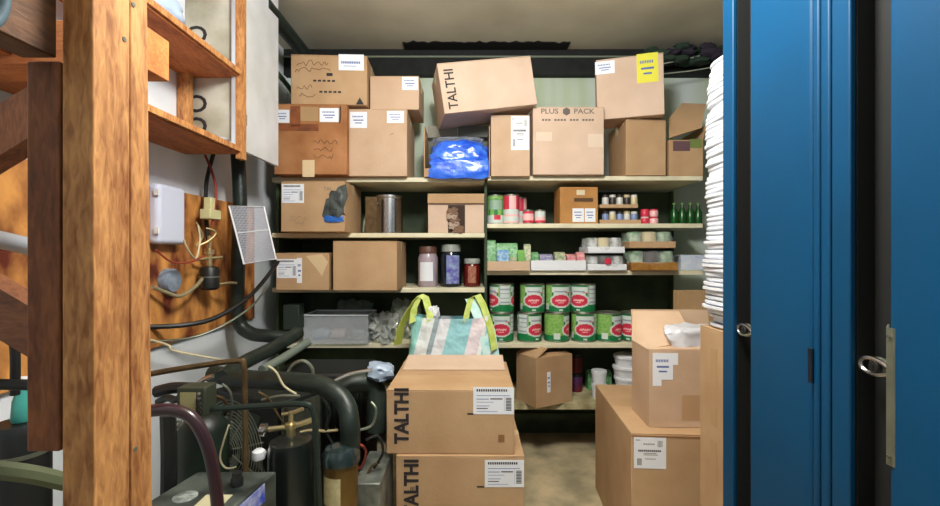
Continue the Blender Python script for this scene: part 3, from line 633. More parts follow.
tub('single small white tub left of the stack of tubs on the bottom shelf', 599, zE, .046, .085, 2.80); tub('small white tub sitting on the single small tub', 599, zE+.0875, .046, .082, 2.80)
tp = ['bottom one', 'second from the bottom', 'second from the top', 'topmost']
for i in range(4): tub('round white tub in the stack on the bottom shelf, '+tp[i], 627+[0, 1, -.5, .5][i], zE+i*.067, .082, .0645, 2.80, group='stack of white tubs')
packet('dark green packet lying behind the small white tubs', 588, 371, 612, zE, 2.95, .08, pk[0])

# ------------------------------------------------------------------ big cartons in the foreground
ZT = .717
FB = []
yb = 1.75; HB = .2495
lbls = ['open-flapped kraft carton with sideways black capitals, upper of the front pair', 'kraft carton with sideways black capitals under the open-flapped one', 'kraft carton on the floor at the foot of the front stack']
for k in range(3):
    x0, x1 = (U(387, yb), U(515, yb)) if k == 0 else (U(396, yb-.015), U(524.5, yb-.015))
    z1 = ZT-.25*k; z0 = z1-HB if k < 2 else .0005
    c = Carton(lbls[k], x0, x1, z0, z1, yb-(0 if k == 0 else .015), .46, mt=1, rz=-.012 if k == 0 else .0, top='closed', tape=(k > 0))
    FB.append(c)
    if k < 2:
        dx = 0 if k == 0 else 9; dy = 0 if k == 0 else 73
        text('printed_lettering', 'TALTHI', .076, INK, c.e, (-c.w/2+.062, -c.d/2-.0012, c.h*.52+(.02 if k == 0 else .0)), (math.pi/2, -math.pi/2, 0), .86, .0026)
        mb = MB()
        for i in range(3): mb.box(-c.w/2+.056+i*.006, -c.w/2+.059+i*.006, -c.d/2-.0014, -c.d/2-.0004, c.h*.47, c.h*.47+.014)
        mb.build('printed_mark', INK, c.e)
        c.label(474+dx*1.2, 387+dy, 514.5+dx*1.05, 415+dy-1, 0)
        mb = MB().box(c.lx(468+dx), c.lx(475+dx), -c.d/2-.001, -c.d/2-.0002, c.lz(414.5+dy), c.lz(413+dy)); mb.build('hand_slot', INK, c.e)
c = FB[0]
MB().box(-.012, .012, -.0006, .0006, -.014, .014).build('printed_stamp', mat('stamp_brown', (140, 96, 58), .8), c.e, loc=(c.lx(502), -c.d/2-.0008, c.lz(438)))
# lifted rear flap on the upper carton
MB().ribbon([(0, .06, c.h+.003), (0, .14, c.h+.014), (0, .235, c.h+.03)], c.w*.93, .004, (1, 0, 0)).build('top_flap', card(2), c.e)
# right big carton
zb2 = .55
xf, yf2, xr, yr2 = .627, 1.75, .668, 2.40
ang = math.atan2(-(xr-xf), yr2-yf2)
W2, D2 = .62, .65
cR = Carton('largest kraft carton on the floor at right with a square white label', xf, xf+W2, 0.0005, zb2, yf2, D2, mt=1, rz=ang, tape=False)
M_ = Matrix.Rotation(ang, 3, 'Z'); off = M_ @ Vector((-W2/2, -D2/2, 0)); cR.e.location = (xf-off.x, yf2-off.y, .0005)
zl = lambda py: CAMZ-(py-253)*1.75/F
label_part(cR.e, -W2/2+.010, -W2/2+.132, zl(468), zl(437), -D2/2-.0004, 1)
MB().box(-W2/2, W2/2, -D2/2-.0015, -D2/2-.0003, zb2-.014, zb2-.009).build('torn_edge', mat('torn_card', (150, 104, 62), .8), cR.e)
# open carton on top
x0, x1 = .716, .716+.34
cS = Carton('open carton with a ripped label and plastic film, on the largest kraft carton', x0, x1, zb2+.002, .862, 1.80, .21, mt=0, rz=-.04, top='open', flaps=[('B', 82, .135, .0), ('R', 150, .1, .02), ('F', 176, .05, .01)])
cS.e.location.x = .892
fl = MB(); q = [(-.17, .102, .312), (-.17, -.102, .312), (.06, .0, .33), (.03, .09, .44), (-.165, .102, .44)]
vs = [Vector(p) for p in q]; vs += [Vector(p)+Vector((-.003, 0, -.004)) for p in q]
fl.add(vs, [(0,1,2,3,4),(9,8,7,6,5),(0,5,6,1),(1,6,7,2),(2,7,8,3),(3,8,9,4),(4,9,5,0)]); fl.build('flap', card(0), cS.e)
label_part(cS.e, -.155, -.075, .19, .297, -.1054, 2); MB().box(-.075, -.055, -.1062, -.1052, .25, .297).build('label_scrap', LAB, cS.e); MB().box(-.155, -.12, -.1062, -.1052, .165, .19).build('label_scrap', LAB, cS.e)
MB().box(-.04, .03, -.1062, -.1052, .03, .13).build('packing_tape', mat('tape_brown', (186, 150, 114), .4), cS.e)
o = crumple(MB(), (.94, 1.89, .885), (.12, .06, .06), .25, 31, sub=4, sc=2.2); tag(o.build('plastic_film', mat('grey_film', (214, 216, 224), .3, coat=.4, alpha=.85)), 'crumpled grey film spilling from the open carton on the right', 'plastic film')
# tall carton by the lockers and carton behind
cT = Carton('tall carton standing behind the locker, under the stack of white trays', U(700, 1.60), U(700, 1.60)+.31, .0005, .995, 1.28, .32, mt=1, tape=False)
for i, (a, b_) in enumerate([(348, 385), (405, 425), (440, 480)]):
    MB().box(-cT.w/2-.0012, -cT.w/2-.0002, .05, .09, V(b_, 1.52), V(a, 1.52)).build('faded_print', mat('faded_brown', (178, 144, 104), .8), cT.e)
cU = Carton('slim brown carton standing upright behind the open carton flap at right', U(678, 2.45), U(678, 2.45)+.35, .001, V(291, 2.45), 2.45, .06, mt=4, tape=False)

# stack of white foam trays
foam = mat('white_foam', (232, 236, 244), .5)
def foam_mesh(w_, d_, h_, seed, droop=0):
    mb = MB(); n = 28; prof = [(.90, .0), (.93, .001), (.985, h_*.35), (1.0, h_*.42), (1.0, h_), (.95, h_), (.80, .003)]
    vs = []; fs = []
    for k, z in prof:
        for i in range(n):
            a = 2*math.pi*i/n; c_, s_ = math.cos(a), math.sin(a); x = math.copysign(abs(c_)**.4, c_)*w_*k; y = math.copysign(abs(s_)**.4, s_)*d_*k
            vs.append((x, y, z+.0012*noise.noise((i*.8, seed*3.1, k))-droop*max(0, -x/w_)**2))
    L = len(prof)
    for j in range(L-1):
        for i in range(n): fs.append((j*n+i, j*n+(i+1) % n, (j+1)*n+(i+1) % n, (j+1)*n+i))
    fs.append(tuple(range(n))[::-1]); fs.append(tuple((L-1)*n+i for i in range(n)))
    return mb.add(vs, fs, 0, None, True)
zs = .9965; topz = V(58, 1.5); NT = 58; pitch = (topz-zs)/NT
variants = []
for s_ in range(6):
    mb = foam_mesh(.125, .14, pitch*.95, s_, .0 if s_ < 5 else 0); o = mb.build('foam_tray', foam); variants.append(o)
for i in range(NT):
    src = variants[i % 6]; o = src if i < 6 else src.copy()
    if i >= 6: C.objects.link(o)
    t = i/NT; dx = .014*noise.noise((i*.35, 0, 0))+.006*rnd.uniform(-1, 1)+(.022*((t-.84)/.16) if t > .84 else 0)+(.008 if t < .04 else 0)-.010*math.exp(-((t-.2)/.1)**2)
    o.location = (.940+dx, 1.455+rnd.uniform(-.004, .004), zs+i*pitch); o.rotation_euler = (0, rnd.uniform(-.004, .004)-.0, rnd.uniform(-.07, .07))
    od = lambda n: '%d%s' % (n, 'th' if 10 <= n % 100 <= 20 else {1: 'st', 2: 'nd', 3: 'rd'}.get(n % 10, 'th'))
    lb = 'white foam tray, %s up from the carton in the tall stack beside the locker' % od(i+1)
    if i == NT-1: lb = 'topmost white foam tray of the tall stack beside the blue locker'
    if i == 0: lb = 'lowest white foam tray, resting on the tall carton by the locker'
    tag(o, lb, 'tray', 'stack of white foam trays')

# ------------------------------------------------------------------ blue lockers
blue = mat('blue_enamel', (0, 70, 112), .45, c2=(0, 63, 100), scale=2, coat=0, spec=.28)
dblue = mat('locker_inside', (6, 10, 16), .7)  # near-black puts the darkness of the locker interior into the colour
LX = .70; TOP = 2.55
def locker(label, y0, y1, op0, op1, door1, hinge, plate):
    e = thing('locker', label, 'locker', (LX, (y0+y1)/2, 0)); yc = (y0+y1)/2; D_ = .42
    b = MB().box(.012, D_, y0-yc+.001, y0-yc+.003, 0, TOP).box(.012, D_, y1-yc-.003, y1-yc-.001, 0, TOP).box(D_-.003, D_, y0-yc+.003, y1-yc-.003, 0, TOP).box(.012, D_, y0-yc+.003, y1-yc-.003, TOP-.003, TOP).box(.012, D_, y0-yc+.003, y1-yc-.003, 0, .05)
    b.build('carcass', dblue, e)
    # near stile as two pressed folds, far stile
    m1 = op0-(op0-y0)*.42
    MB().box(0, .02, y0-yc+.0025, m1-yc-.002, 0, TOP).build('stile', blue, e, bevel=.004); MB().box(0, .02, m1-yc+.002, op0-yc-.002, 0, TOP).build('stile', blue, e, bevel=.004)
    MB().box(0, .012, op1-yc, y1-yc-.0025, 0, TOP).build('stile', blue, e, bevel=.003)
    MB().box(.0125, .045, op1-yc-.001, op1-yc+.012, 0, TOP).build('gap_shade_strip', blackhole, e)  # black strip standing in for the dark of the open gap
    MB().box(.0, .02, op0-yc, op1-yc, TOP-.05, TOP).build('rail', blue, e)
    MB().box(.0, .02, op0-yc, op1-yc, 0, .06).build('rail', blue, e)
    d = MB().box(.003, .022, op0-yc+.003, door1-yc, .065, TOP-.055).build('door', blue, e, bevel=.009, seg=5)
    MB().box(.045, .05, op0-yc, op1-yc, .06, TOP-.05).build('gap_shade_plate', blackhole, e)  # black plate paints the shade behind the door gap
    yl_ = (door1+.018)-yc; zl_ = 1.05
    yk = (door1+.034)-yc
    ring = [(.012, yk+.029*math.cos(t), zl_+.013*math.sin(t)*(1+.25*math.cos(t))) for t in [k*math.pi/9 for k in range(18)]]
    MB().tube(ring, .0042, closed=True, smooth=2, n=8).build('latch_ring', steel, d)
    lt = MB().lathe([(.017, .016), (.017, .022)], axis='x', n=24, mi=0); lt.build('lock_plate', galv, d, loc=(.0, yk, zl_))
    lt = MB().lathe([(.0095, .004), (.0105, .006), (.0105, .018)], axis='x', n=20); lt.box(.003, .004, -.0012, .0012, -.005, .005); lt.build('lock_cylinder', blackp, d, loc=(.004, yk, zl_))
    MB().box(.022, .04, -.012, .012, -.012, .012).build('lock_housing', blackp, d, loc=(0, yk, zl_))
    if hinge: MB().lathe([(.006, -.035), (.006, .035)], n=14).build('hinge', mat('dark_blue_hinge', (4, 20, 36), .5), d, loc=(-.002, op0-yc, 1.02))
    if plate:
        a_ = door1-yc; qq = [(.0005, a_-.012), (.001, a_+.001), (.012, a_+.012), (.034, a_+.034)]; p = MB(); vv = [(x, y, z) for z in (.895, 1.125) for (x, y) in qq]+[(x+.002, y-.002, z) for z in (.895, 1.125) for (x, y) in qq]
        p.add(vv, [(i, i+1, i+5, i+4) for i in range(3)]+[(i+8, i+12, i+13, i+9) for i in range(3)]+[(0, 4, 12, 8), (3, 11, 15, 7)]+[(i, i+8, i+9, i+1) for i in range(3)]+[(i+4, i+5, i+13, i+12) for i in range(3)])
        sp_ = p.build('strike_plate', galv, d)
        for zz_ in (.91, 1.11): MB().lathe([(.003, -.002), (.003, 0)], axis='x', n=10).build('rivet', steel, sp_, loc=(-.0005, door1-.006-yc, zz_))
    return e
locker('far blue steel locker with a hinged narrow door and chrome lock', .874, 1.25, .921, 1.198, 1.133, True, False)
locker('near blue steel locker with a bare metal strike plate, at the right edge', .498, .874, .545, .829, .757, True, True)

# ------------------------------------------------------------------ timber at left foreground
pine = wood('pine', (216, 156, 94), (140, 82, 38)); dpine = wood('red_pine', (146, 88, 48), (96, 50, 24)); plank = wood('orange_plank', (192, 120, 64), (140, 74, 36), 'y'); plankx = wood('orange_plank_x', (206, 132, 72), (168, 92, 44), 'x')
e = thing('timber_post', 'rough pine post in the left foreground, its broad lit face toward the room', 'post', (-.48, .61, 0))
MB().box(-.0187, .019, -.06, .0, 0, 2.6).build('stud', pine, e, bevel=.002); MB().add([(-.0187,.0012,0),(.019,.0012,0),(.019,.056,0),(-.0187,.056,0),(-.0187,.0012,2.6),(.019,.0012,2.6),(.019,.020,2.6),(-.0187,.020,2.6)],[(0,3,2,1),(4,5,6,7),(0,1,5,4),(1,2,6,5),(2,3,7,6),(3,0,4,7)]).build('stud', pine, e, bevel=.002)
for (z_, y_) in ((1.59, .006), (1.535, -.01), (.98, .01)): MB().lathe([(.0035, .0188), (.0035, .0198)], (0, y_, z_), 0, 10, 'x').build('nail_head', galv, e)
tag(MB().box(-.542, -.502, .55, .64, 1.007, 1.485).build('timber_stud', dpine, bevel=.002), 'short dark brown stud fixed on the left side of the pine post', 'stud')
tag(MB().box(-.545, -.503, .1, .548, 1.487, 1.80).build('joist', wood('dark_joist', (112, 74, 44), (66, 40, 22), 'y'), bevel=.002), 'dark overhead joist butting the post at the top left corner', 'beam')  # darkness of the joist's side is put into the wood colour
tag(MB().tube([(-.49, .46, 1.56), (-.487, .47, 1.52), (-.487, .462, 1.488), (-.489, .44, 1.47), (-.49, .41, 1.475)], .006).build('hose', mat('grey_hose', (90, 110, 120), .35)), 'curved grey hose end at the very top left corner', 'hose')
tag(MB().box(LW+.001, -.745, 1.01, 1.115, 1.674, 1.773).build('crossbeam', plankx, bevel=.002), 'orange wooden crossbeam with its sawn end showing right of the post', 'beam')
tag(MB().bar((-1.24, .94, 1.33), (-.86, .94, 1.56), .05, .09).build('brace', dpine), 'dark diagonal brace rising behind the post, upper of two', 'brace')
tag(MB().bar((-1.2, .94, 1.27), (-.78, .94, 1.02), .05, .09).build('brace', wood('dp2', (130, 80, 46), (88, 48, 26), 'x')), 'brown diagonal brace falling behind the post, lower of two', 'brace')
tag(MB().tube([(-1.2, 1.12, 1.29), (-1.1, 1.13, 1.265), (-1.0, 1.14, 1.24)], .022).build('grey_conduit', mat('grey_conduit', (176, 180, 186), .5)), 'pale grey pipe crossing behind the post at the left edge', 'pipe')

# wall cabinet
XF = -1.03
e = thing('wall_cabinet', 'open wooden wall cabinet high on the left wall', 'cabinet', (-1.15, 1.5, 1.70))
def wc(name, x0, x1, y0, y1, z0, z1, m, **k): return MB().box(x0+1.15, x1+1.15, y0-1.5, y1-1.5, z0-1.7, z1-1.7).build(name, m, e, **k)
wc('shelf', LW+.002, XF, .9, 2.02, 1.693, 1.712, plank, bevel=.001); wc('shelf', LW+.002, XF, .9, 2.02, 2.035, 2.054, plank, bevel=.001)
wc('shelf', LW+.002, XF, .9, 2.02, 2.42, 2.44, plank)
MB().box(XF+1.15+.0, XF+1.15+.012, -.6, .5, .0, .022).build('shelf_edge', pine, e); MB().box(XF+1.15+.0, XF+1.15+.012, -.6, .5, .342, .364).build('shelf_edge', pine, e)
ep = wc('end_panel', LW+.002, XF, 2.02, 2.035, 1.70, 2.62, mat('scuffed_panel', (198, 196, 182), .6, c2=(150, 146, 124), scale=6))
wc('corner_post', XF-.012, XF+.014, 2.0, 2.045, 1.67, 2.62, pine, bevel=.001); wc('corner_post', LW+.002, LW+.05, 1.96, 2.0, 1.712, 2.035, pine)
wc('edge_strip', XF-.03, XF-.013, 2.0, 2.019, 1.715, 2.62, mat('foil_strip', (214, 218, 226), .3, metal=.4))
for zc in (1.82, 1.92, 2.13, 2.23): text('printed_lettering', 'O', .13, INK, e, (-1.222+1.15, .5185, zc-1.7), (math.pi/2, -math.pi/2, 0), .8, .002)
o = crumple(MB(), (-1.1, 1.88, 1.725), (.07, .09, .012), .3, 2, sub=3, flat=1.7135); tag(o.build('plastic_film', mat('bluish_film', (198, 210, 226), .2, coat=.5)), 'scrap of clear film lying on the wall cabinet shelf', 'plastic film')
o = crumple(MB(), (-1.12, 1.5, 2.12), (.07, .2, .055), .15, 7, sub=4, flat=2.056); tag(o.build('plastic_film', mat('bluish_film2', (176, 196, 220), .2, coat=.5)), 'bundle of pale film on the upper shelf of the wall cabinet', 'plastic film')
e = thing('cabinet_door', 'scuffed white cabinet door hanging beyond the wall cabinet', 'door', (XF, 2.05, 1.715))
MB().box(-.016, .0, .0, .37, .0, .93).build('panel', mat('scuffed_white', (220, 222, 226), .55, c2=(196, 198, 196), scale=4), e, bevel=.002)
MB().box(-.015, .001, -.006, .0, .0, .93).build('edge_strip', pine, e)
for z_ in (.12, .72): MB().box(.0, .005, -.014, .02, z_, z_+.05).lathe([(.005, z_-.002), (.005, z_+.052)], (.005, -.002, 0), 0, 8).build('hinge', galv, e)

# plywood backboard and what hangs on it
PX = LW+.016
ply = mat('plywood', (236, 166, 88), .6, c2=(104, 40, 20), scale=9, stretch=(1, 1.3, .7), detail=14)
tag(MB().box(LW+.001, PX, .95, 2.64, .87, 1.517).build('plywood_board', ply, bevel=.001), 'orange plywood board with burn-like streaks on the left wall', 'board')
e = thing('electrical_box', 'white rounded electrical box on the plywood beside the post', 'electrical box', (PX, 1.84, 1.405))
MB().box(.001, .05, -.085, .085, -.12, .12).build('body', mat('box_white', (206, 212, 232), .35), e, bevel=.018, seg=4)
for z_ in (-.08, .07): MB().box(.035, .053, -.092, -.085, z_, z_+.025).build('lid_clip', whitep, e)
e = thing('round_gauge', 'round grey disc mounted below the white electrical box', 'gauge', (PX, 1.87, 1.135))
MB().lathe([(.05, .001), (.05, .03), (.046, .036), (.0, .037)], axis='x').build('body', mat('gauge_grey', (142, 156, 176), .4, c2=(110, 124, 140), scale=40), e)
e = thing('gas_regulator', 'black and brass regulator clamped on the plywood board', 'regulator', (PX+.06, 2.08, 1.10))
MB().lathe([(.03, -.02), (.042, -.01), (.042, .07), (.034, .085), (.015, .09)]).build('body', blackp, e)
MB().lathe([(.012, .09), (.012, .14), (.02, .145), (.02, .165), (.009, .17), (.009, .23)]).build('stem', brass, e); MB().tube([(-.03, -.06, .12), (.03, .05, .13)], .008).build('side_valve', brass, e)
MB().tube([(0, .04, .0), (.04, .1, .005), (.04, .16, .0)], .007).build('outlet', brass, e)
MB().lathe([(.02, .035), (.044, .037), (.044, .043), (.02, .045)]).build('clamp_band', galv, e)
e = thing('cable_splitter', 'beige junction connector above the regulator', 'connector', (PX+.06, 2.08, 1.405))
MB().box(-.02, .03, -.045, .045, .0, .045).build('body', mat('beige_plastic', (206, 200, 150), .5), e, bevel=.004); MB().box(-.015, .02, -.022, .02, .045, .10).build('plug', mat('beige_plastic', (206, 200, 150), .5), e, bevel=.003)
def wire(label, pts, r, m, name='cable', cat='cable', smooth=6, n=8): return tag(MB().tube(pts, r, n=n, smooth=smooth).build(name, m), label, cat)
redw = mat('red_wire', (150, 60, 46), .5); whw = mat('cream_wire', (206, 196, 160), .5); blw = mat('black_wire', (18, 20, 20), .5)
wire('black cable dropping from the wall cabinet to the junction connector', [P(214, 152, 2.12), P(209, 170, 2.12), P(206, 188, 2.1), P(206, 215, 2.1), P(208, 240, 2.1)], .009, blw)
wire('second thinner black cable beside the black one above the plywood', [P(205, 155, 2.1), P(212, 172, 2.1), P(216, 192, 2.1), P(212, 225, 2.08)], .006, redw)
wire('cream wire looping beside the white electrical box', [P(184, 240, 1.85), P(188, 250, 1.88), P(196, 258, 1.95), P(200, 240, 2.0), P(198, 225, 2.0)], .004, whw)
wire('orange-red wire running across the plywood to the regulator', [P(156, 250, 1.72), P(172, 262, 1.8), P(190, 262, 1.9), P(204, 256, 2.0)], .004, redw)
wire('grey tube leaving the round disc toward the regulator', [P(153, 287, 1.75), P(165, 292, 1.8), P(180, 296, 1.86), P(194, 288, 1.95), P(203, 278, 2.05)], .008, mat('grey_tube', (140, 130, 100), .5))
wire('tangled thin wire above the regulator', [P(196, 222, 2.0), P(203, 236, 2.02), P(196, 246, 2.0), P(210, 240, 2.04), P(216, 232, 2.06), P(206, 228, 2.03)], .004, brass)
wire('black cable swinging across the bottom of the plywood up to the shelves', [P(150, 327, 1.78), P(185, 325, 1.85), P(215, 318, 1.95), P(245, 300, 2.1), P(262, 283, 2.25), P(278, 262, 2.42)], .010, blw)
wire('thin grey line below the plywood following the black cable', [P(150, 342, 1.7), P(190, 338, 1.85), P(222, 326, 1.95), P(252, 306, 2.1), P(268, 286, 2.3)], .005, galv)
wire('pale bent tube hooked under the plywood edge', [(PX+.002, 1.72, .93), P(168, 345, 1.7), P(172, 350, 1.7), P(195, 355, 1.76), P(222, 360, 1.85)], .004, whw)
# wire rack
e = thing('wire_rack', 'tilted white wire mesh panel hung in front of the vertical pipe', 'rack', P(252, 235, 2.12))
cor = [P(229, 206, 2.12), P(264, 207, 2.12), P(276, 259, 2.12), P(244, 264, 2.12)]; cor = [c_-e.location for c_ in cor]
MB().tube(cor, .0045, smooth=0, closed=True, n=8).build('frame', whitep, e)
MB().tube([cor[0].lerp(cor[3], .47), cor[1].lerp(cor[2], .44)], .003, smooth=0).build('cross_bar', whitep, e)
mb = MB()
for i in range(1, 26): t = i/26; mb.tube([cor[0].lerp(cor[1], t), cor[3].lerp(cor[2], t)], .0013, smooth=0, n=4)
for i in range(1, 34): t = i/34; mb.tube([cor[0].lerp(cor[3], t), cor[1].lerp(cor[2], t)], .0013, smooth=0, n=4)
mb.build('wire_grid', mat('wire_grey', (196, 200, 214), .4), e)

# ------------------------------------------------------------------ pipes and refrigeration machinery
wire('thick black insulated riser pipe on the left wall bending toward the shelves', [P(237, 60, 2.3), P(236, 120, 2.3), P(240, 200, 2.3), P(238, 270, 2.3), P(238, 318, 2.3), P(250, 333, 2.3), P(270, 336, 2.3), P(292, 338, 2.32)], .034, insul, 'insulated_pipe', 'pipe', n=14)
wire('insulated pipe slanting from the riser bend down toward the compressors', [P(299, 332, 2.2), P(275, 347, 2.05), P(245, 362, 1.85), P(222, 378, 1.7)], .03, insul, 'insulated_pipe', 'pipe', n=14)
wire('grey insulated pipe running parallel below the slanting one', [P(308, 342, 2.2), P(285, 357, 2.05), P(262, 370, 1.9)], .02, mat('insul_grey', (108, 118, 108), .6), 'insulated_pipe', 'pipe', n=12)
wire('thick dark insulated pipe arching over the cylinders', [P(212, 374, 1.75), P(250, 379, 1.7), P(300, 382, 1.62), P(328, 388, 1.58), P(345, 403, 1.55), P(350, 425, 1.52), P(350, 448, 1.52)], .033, insul, 'insulated_pipe', 'pipe', n=16)
wire('rusty thin pipe coming from behind the post and dropping down', [P(150, 374, 1.4), P(185, 368, 1.42), P(236, 361, 1.45), P(244, 366, 1.45), P(245, 400, 1.45), P(246, 480, 1.42)], .009, copper, 'thin_pipe', 'pipe')
wire('dark steel pipe bent downward in front of the black cylinder', [P(212, 409, 1.36), P(260, 406, 1.34), P(302, 404, 1.3), P(313, 412, 1.3), P(316, 440, 1.3), P(320, 520, 1.3)], .009, mat('dk_steel_pipe', (46, 58, 52), .4, metal=.5), 'thin_pipe', 'pipe')
wire('maroon-black hose curving down beside the post', [P(148, 411, 1.0), P(172, 410, 1.0), P(192, 418, 1.0), P(206, 442, 1.0), P(214, 475, 1.0), P(219, 520, 1.0)], .0135, mat('maroon_hose', (50, 28, 34), .3, coat=.4), 'hose', 'hose', n=12)
wire('black pipe at the far left crossing behind the studs', [P(-20, 384, .95), P(28, 385, .98), P(62, 386, 1.0)], .012, blw, 'thin_pipe', 'pipe')
wire('green-grey thick pipe low at the left edge', [P(-20, 468, .95), P(30, 474, 1.0), P(66, 482, 1.05)], .02, mat('olive_pipe', (92, 100, 72), .5), 'thick_pipe', 'pipe')
wire('black vertical tube between post and compressor', [P(168, 415, 1.25), P(169, 460, 1.25), P(168, 520, 1.25)], .02, blackp, 'black_tube', 'pipe')
wire('small black pipe hanging at the left edge above the green bottle', [P(-5, 332, 1.0), P(10, 334, 1.0), P(15, 350, 1.0), P(15, 395, 1.0)], .009, blw, 'thin_pipe', 'pipe')

# receiver cylinder with valve
e = thing('receiver_cylinder', 'black refrigerant cylinder with a brass valve on top', 'cylinder', (U(291, 1.5), 1.5, 0))
MB().lathe([(.055, 0), (.072, .02), (.072, V(445, 1.5)-.012), (.066, V(440, 1.5)), (.03, V(437, 1.5)+.004)], n=32).build('tank', mat('black_tank', (20, 26, 24), .3, coat=.4), e)
hz = V(437, 1.5)
MB().lathe([(.014, hz), (.014, hz+.03), (.02, hz+.032), (.02, hz+.045), (.008, hz+.05), (.008, hz+.085)]).build('valve_stem', brass, e)
MB().tube([(-.07, -.01, hz+.03), (.0, 0, hz+.035), (.07, .01, hz+.055)], .009).tube([(-.03, 0, hz+.075), (.0, 0, hz+.08), (.04, .0, hz+.095)], .006).build('valve_arms', brass, e)
MB().lathe([(.022, -.005), (.022, .012), (.012, .02)], axis='x', n=12).build('valve_cap', steel, e, loc=(-.09, -.01, hz+.028))
MB().lathe([(.01, -.02), (.02, -.012), (.022, .0), (.02, .012), (.01, .02)], n=14).build('white_cap', whitep, e, loc=(-.098, -.02, hz-.05))
MB().tube([(-.098, -.0, hz-.05), (-.06, .0, hz-.05)], .008).build('side_port', steel, e)
# filter drier canister with pale label
e = thing('filter_canister', 'brown-gold canister with a dark domed cap and pale label', 'canister', (U(341, 1.5), 1.5, 0))
zc = V(462, 1.5)
MB().lathe([(.05, 0), (.056, .01), (.056, zc)], n=30).build('body', mat('gold_brown', (128, 98, 48), .35, metal=.4, c2=(90, 70, 30), scale=8), e)
MB().lathe([(.056, zc), (.062, zc+.004), (.062, zc+.03), (.05, zc+.05), (.02, zc+.06)], n=30).build('cap', mat('teal_black', (34, 48, 48), .25, coat=.6), e)
vs = []; fs = []
for i in range(9):
    a = -math.pi/2-.95+1.2*i/8
    for z_ in (V(498, 1.5), V(471, 1.5)): vs.append((.0568*math.cos(a), .0568*math.sin(a), z_))
for i in range(8): fs.append((i*2, i*2+2, i*2+3, i*2+1))
MB().add(vs, fs, sm=True).build('label', mat('aged_label', (206, 196, 150), .6, c2=(186, 176, 130), scale=60), e)
# battery-like control case
e = thing('compressor_case', 'flat-topped grey machine case with a knob and a blue badge, at the bottom edge', 'machine case', (U(225, 1.28), 1.24, 0), rz=.0)
zt2 = V(489, 1.22)
MB().add([(-.14, -.12, 0), (.10, -.12, 0), (.13, .08, 0), (-.10, .08, 0), (-.14, -.12, zt2), (.10, -.12, zt2), (.13, .08, zt2), (-.10, .08, zt2)], [(0,3,2,1),(4,5,6,7),(0,1,5,4),(1,2,6,5),(2,3,7,6),(3,0,4,7)]).build('case', mat('case_grey', (84, 92, 86), .45, c2=(22, 30, 28), scale=12), e, bevel=.006)
MB().lathe([(.016, zt2), (.016, zt2+.02), (.013, zt2+.024), (.013, zt2+.036)], (.055, -.0, 0), 0, 14).build('knob', blackp, e)
MB().lathe([(.03, zt2), (.03, zt2+.0015)], (-.05, -.06, 0), 0, 20).build('round_badge', mat('pale_badge', (176, 184, 180), .4, c2=(90, 100, 96), scale=50), e)
MB().box(.0, .07, -.11, -.05, zt2, zt2+.001).build('sticker', mat('cream_badge', (190, 184, 150), .5), e)
MB().bar((.104, -.1, zt2-.035), (.122, .02, zt2-.03), .002, .05).build('blue_badge', mat('blue_badge', (40, 70, 190), .4, c2=(210, 216, 232), scale=30), e)
# condenser with fan guard
e = thing('condenser_unit', 'dark condenser with a wire fan guard, behind the rusty pipe', 'condenser', (U(238, 1.75), 1.80, 0), rz=math.radians(-28))
MB().box(-.20, .20, .0, .2, .02, V(400, 1.75)).build('housing', mat('cond_dark', (16, 24, 20), .6), e, bevel=.006)
cz = V(452, 1.72); mb = MB()
for k in range(1, 15):
    r = .012*k+.01; mb.tube([(r*math.cos(a*.2618)*1.0, -.05-.02*(1-(k/15)**2), cz+r*math.sin(a*.2618)*1.05) for a in range(24)], .0016, smooth=0, n=4, closed=True)
mb.build('fan_guard', galv, e)
mb = MB()
for a in range(4):
    c_, s_ = math.cos(a*math.pi/4+.3), math.sin(a*math.pi/4+.3); mb.tube([(-.18*c_, -.045, cz-.18*s_), (0, -.072, cz), (.18*c_, -.045, cz+.18*s_)], .003, smooth=3, n=6)
mb.build('guard_struts', galv, e)
for k in range(4):
    a = k*math.pi/2+.4; M4 = Matrix.Translation((0, -.02, cz)) @ Matrix.Rotation(a, 4, 'Y') @ Matrix.Rotation(.5, 4, 'X')
    MB().box(.02, .15, -.002, .002, -.045, .045, 0, M4).build('fan_blade', mat('blade', (80, 96, 84), .5), e)
MB().lathe([(.03, 0), (.03, .05)], (0, -.05, cz), 0, 16, 'y').build('hub', blackp, e)
mb = MB()
for i in range(26): mb.box(.203, .215, .01+i*.0072, .0125+i*.0072, .05, V(405, 1.75))
mb.build('cooling_fins', galv, e)
# compressor body with ribs
e = thing('compressor', 'dark green ribbed compressor body beside the post', 'compressor', (U(200, 1.45), 1.47, 0))
MB().lathe([(.06, 0), (.075, .02), (.075, V(430, 1.45)), (.05, V(418, 1.45)), (.01, V(414, 1.45))], n=28).build('shell', mat('compressor_green', (22, 42, 28), .45, c2=(12, 22, 16), scale=10), e)
mb = MB()
for i in range(11): z_ = V(480, 1.45)+i*.018; mb.tube([(-.075+.012*math.cos(a), -.03+.025*math.sin(a), z_+.004*math.sin(a)) for a in [j*math.pi/5 for j in range(10)]], .0045, smooth=0, closed=True, n=6)
mb.build('coiled_line', galv, e)
e = thing('pressure_switch', 'small beige-fronted switch box on the machinery beside the post', 'switch', P(198, 398, 1.36))
MB().box(-.045, .04, -.03, .03, -.045, .04).build('body', mat('switch_dark', (64, 70, 56), .5, metal=.3), e, bevel=.003)
MB().box(-.034, .012, -.032, -.03, -.034, .026).build('front_plate', mat('switch_beige', (156, 148, 104), .5), e)
mb = MB()
for i in range(5): mb.lathe([(.005, 0), (.005, .012)], (.028, -.03, -.03+i*.014), 0, 8, 'y')
mb.build('terminals', steel, e); MB().box(-.003, .003, .0, .01, -.09, -.045).build('bracket', galv, e)
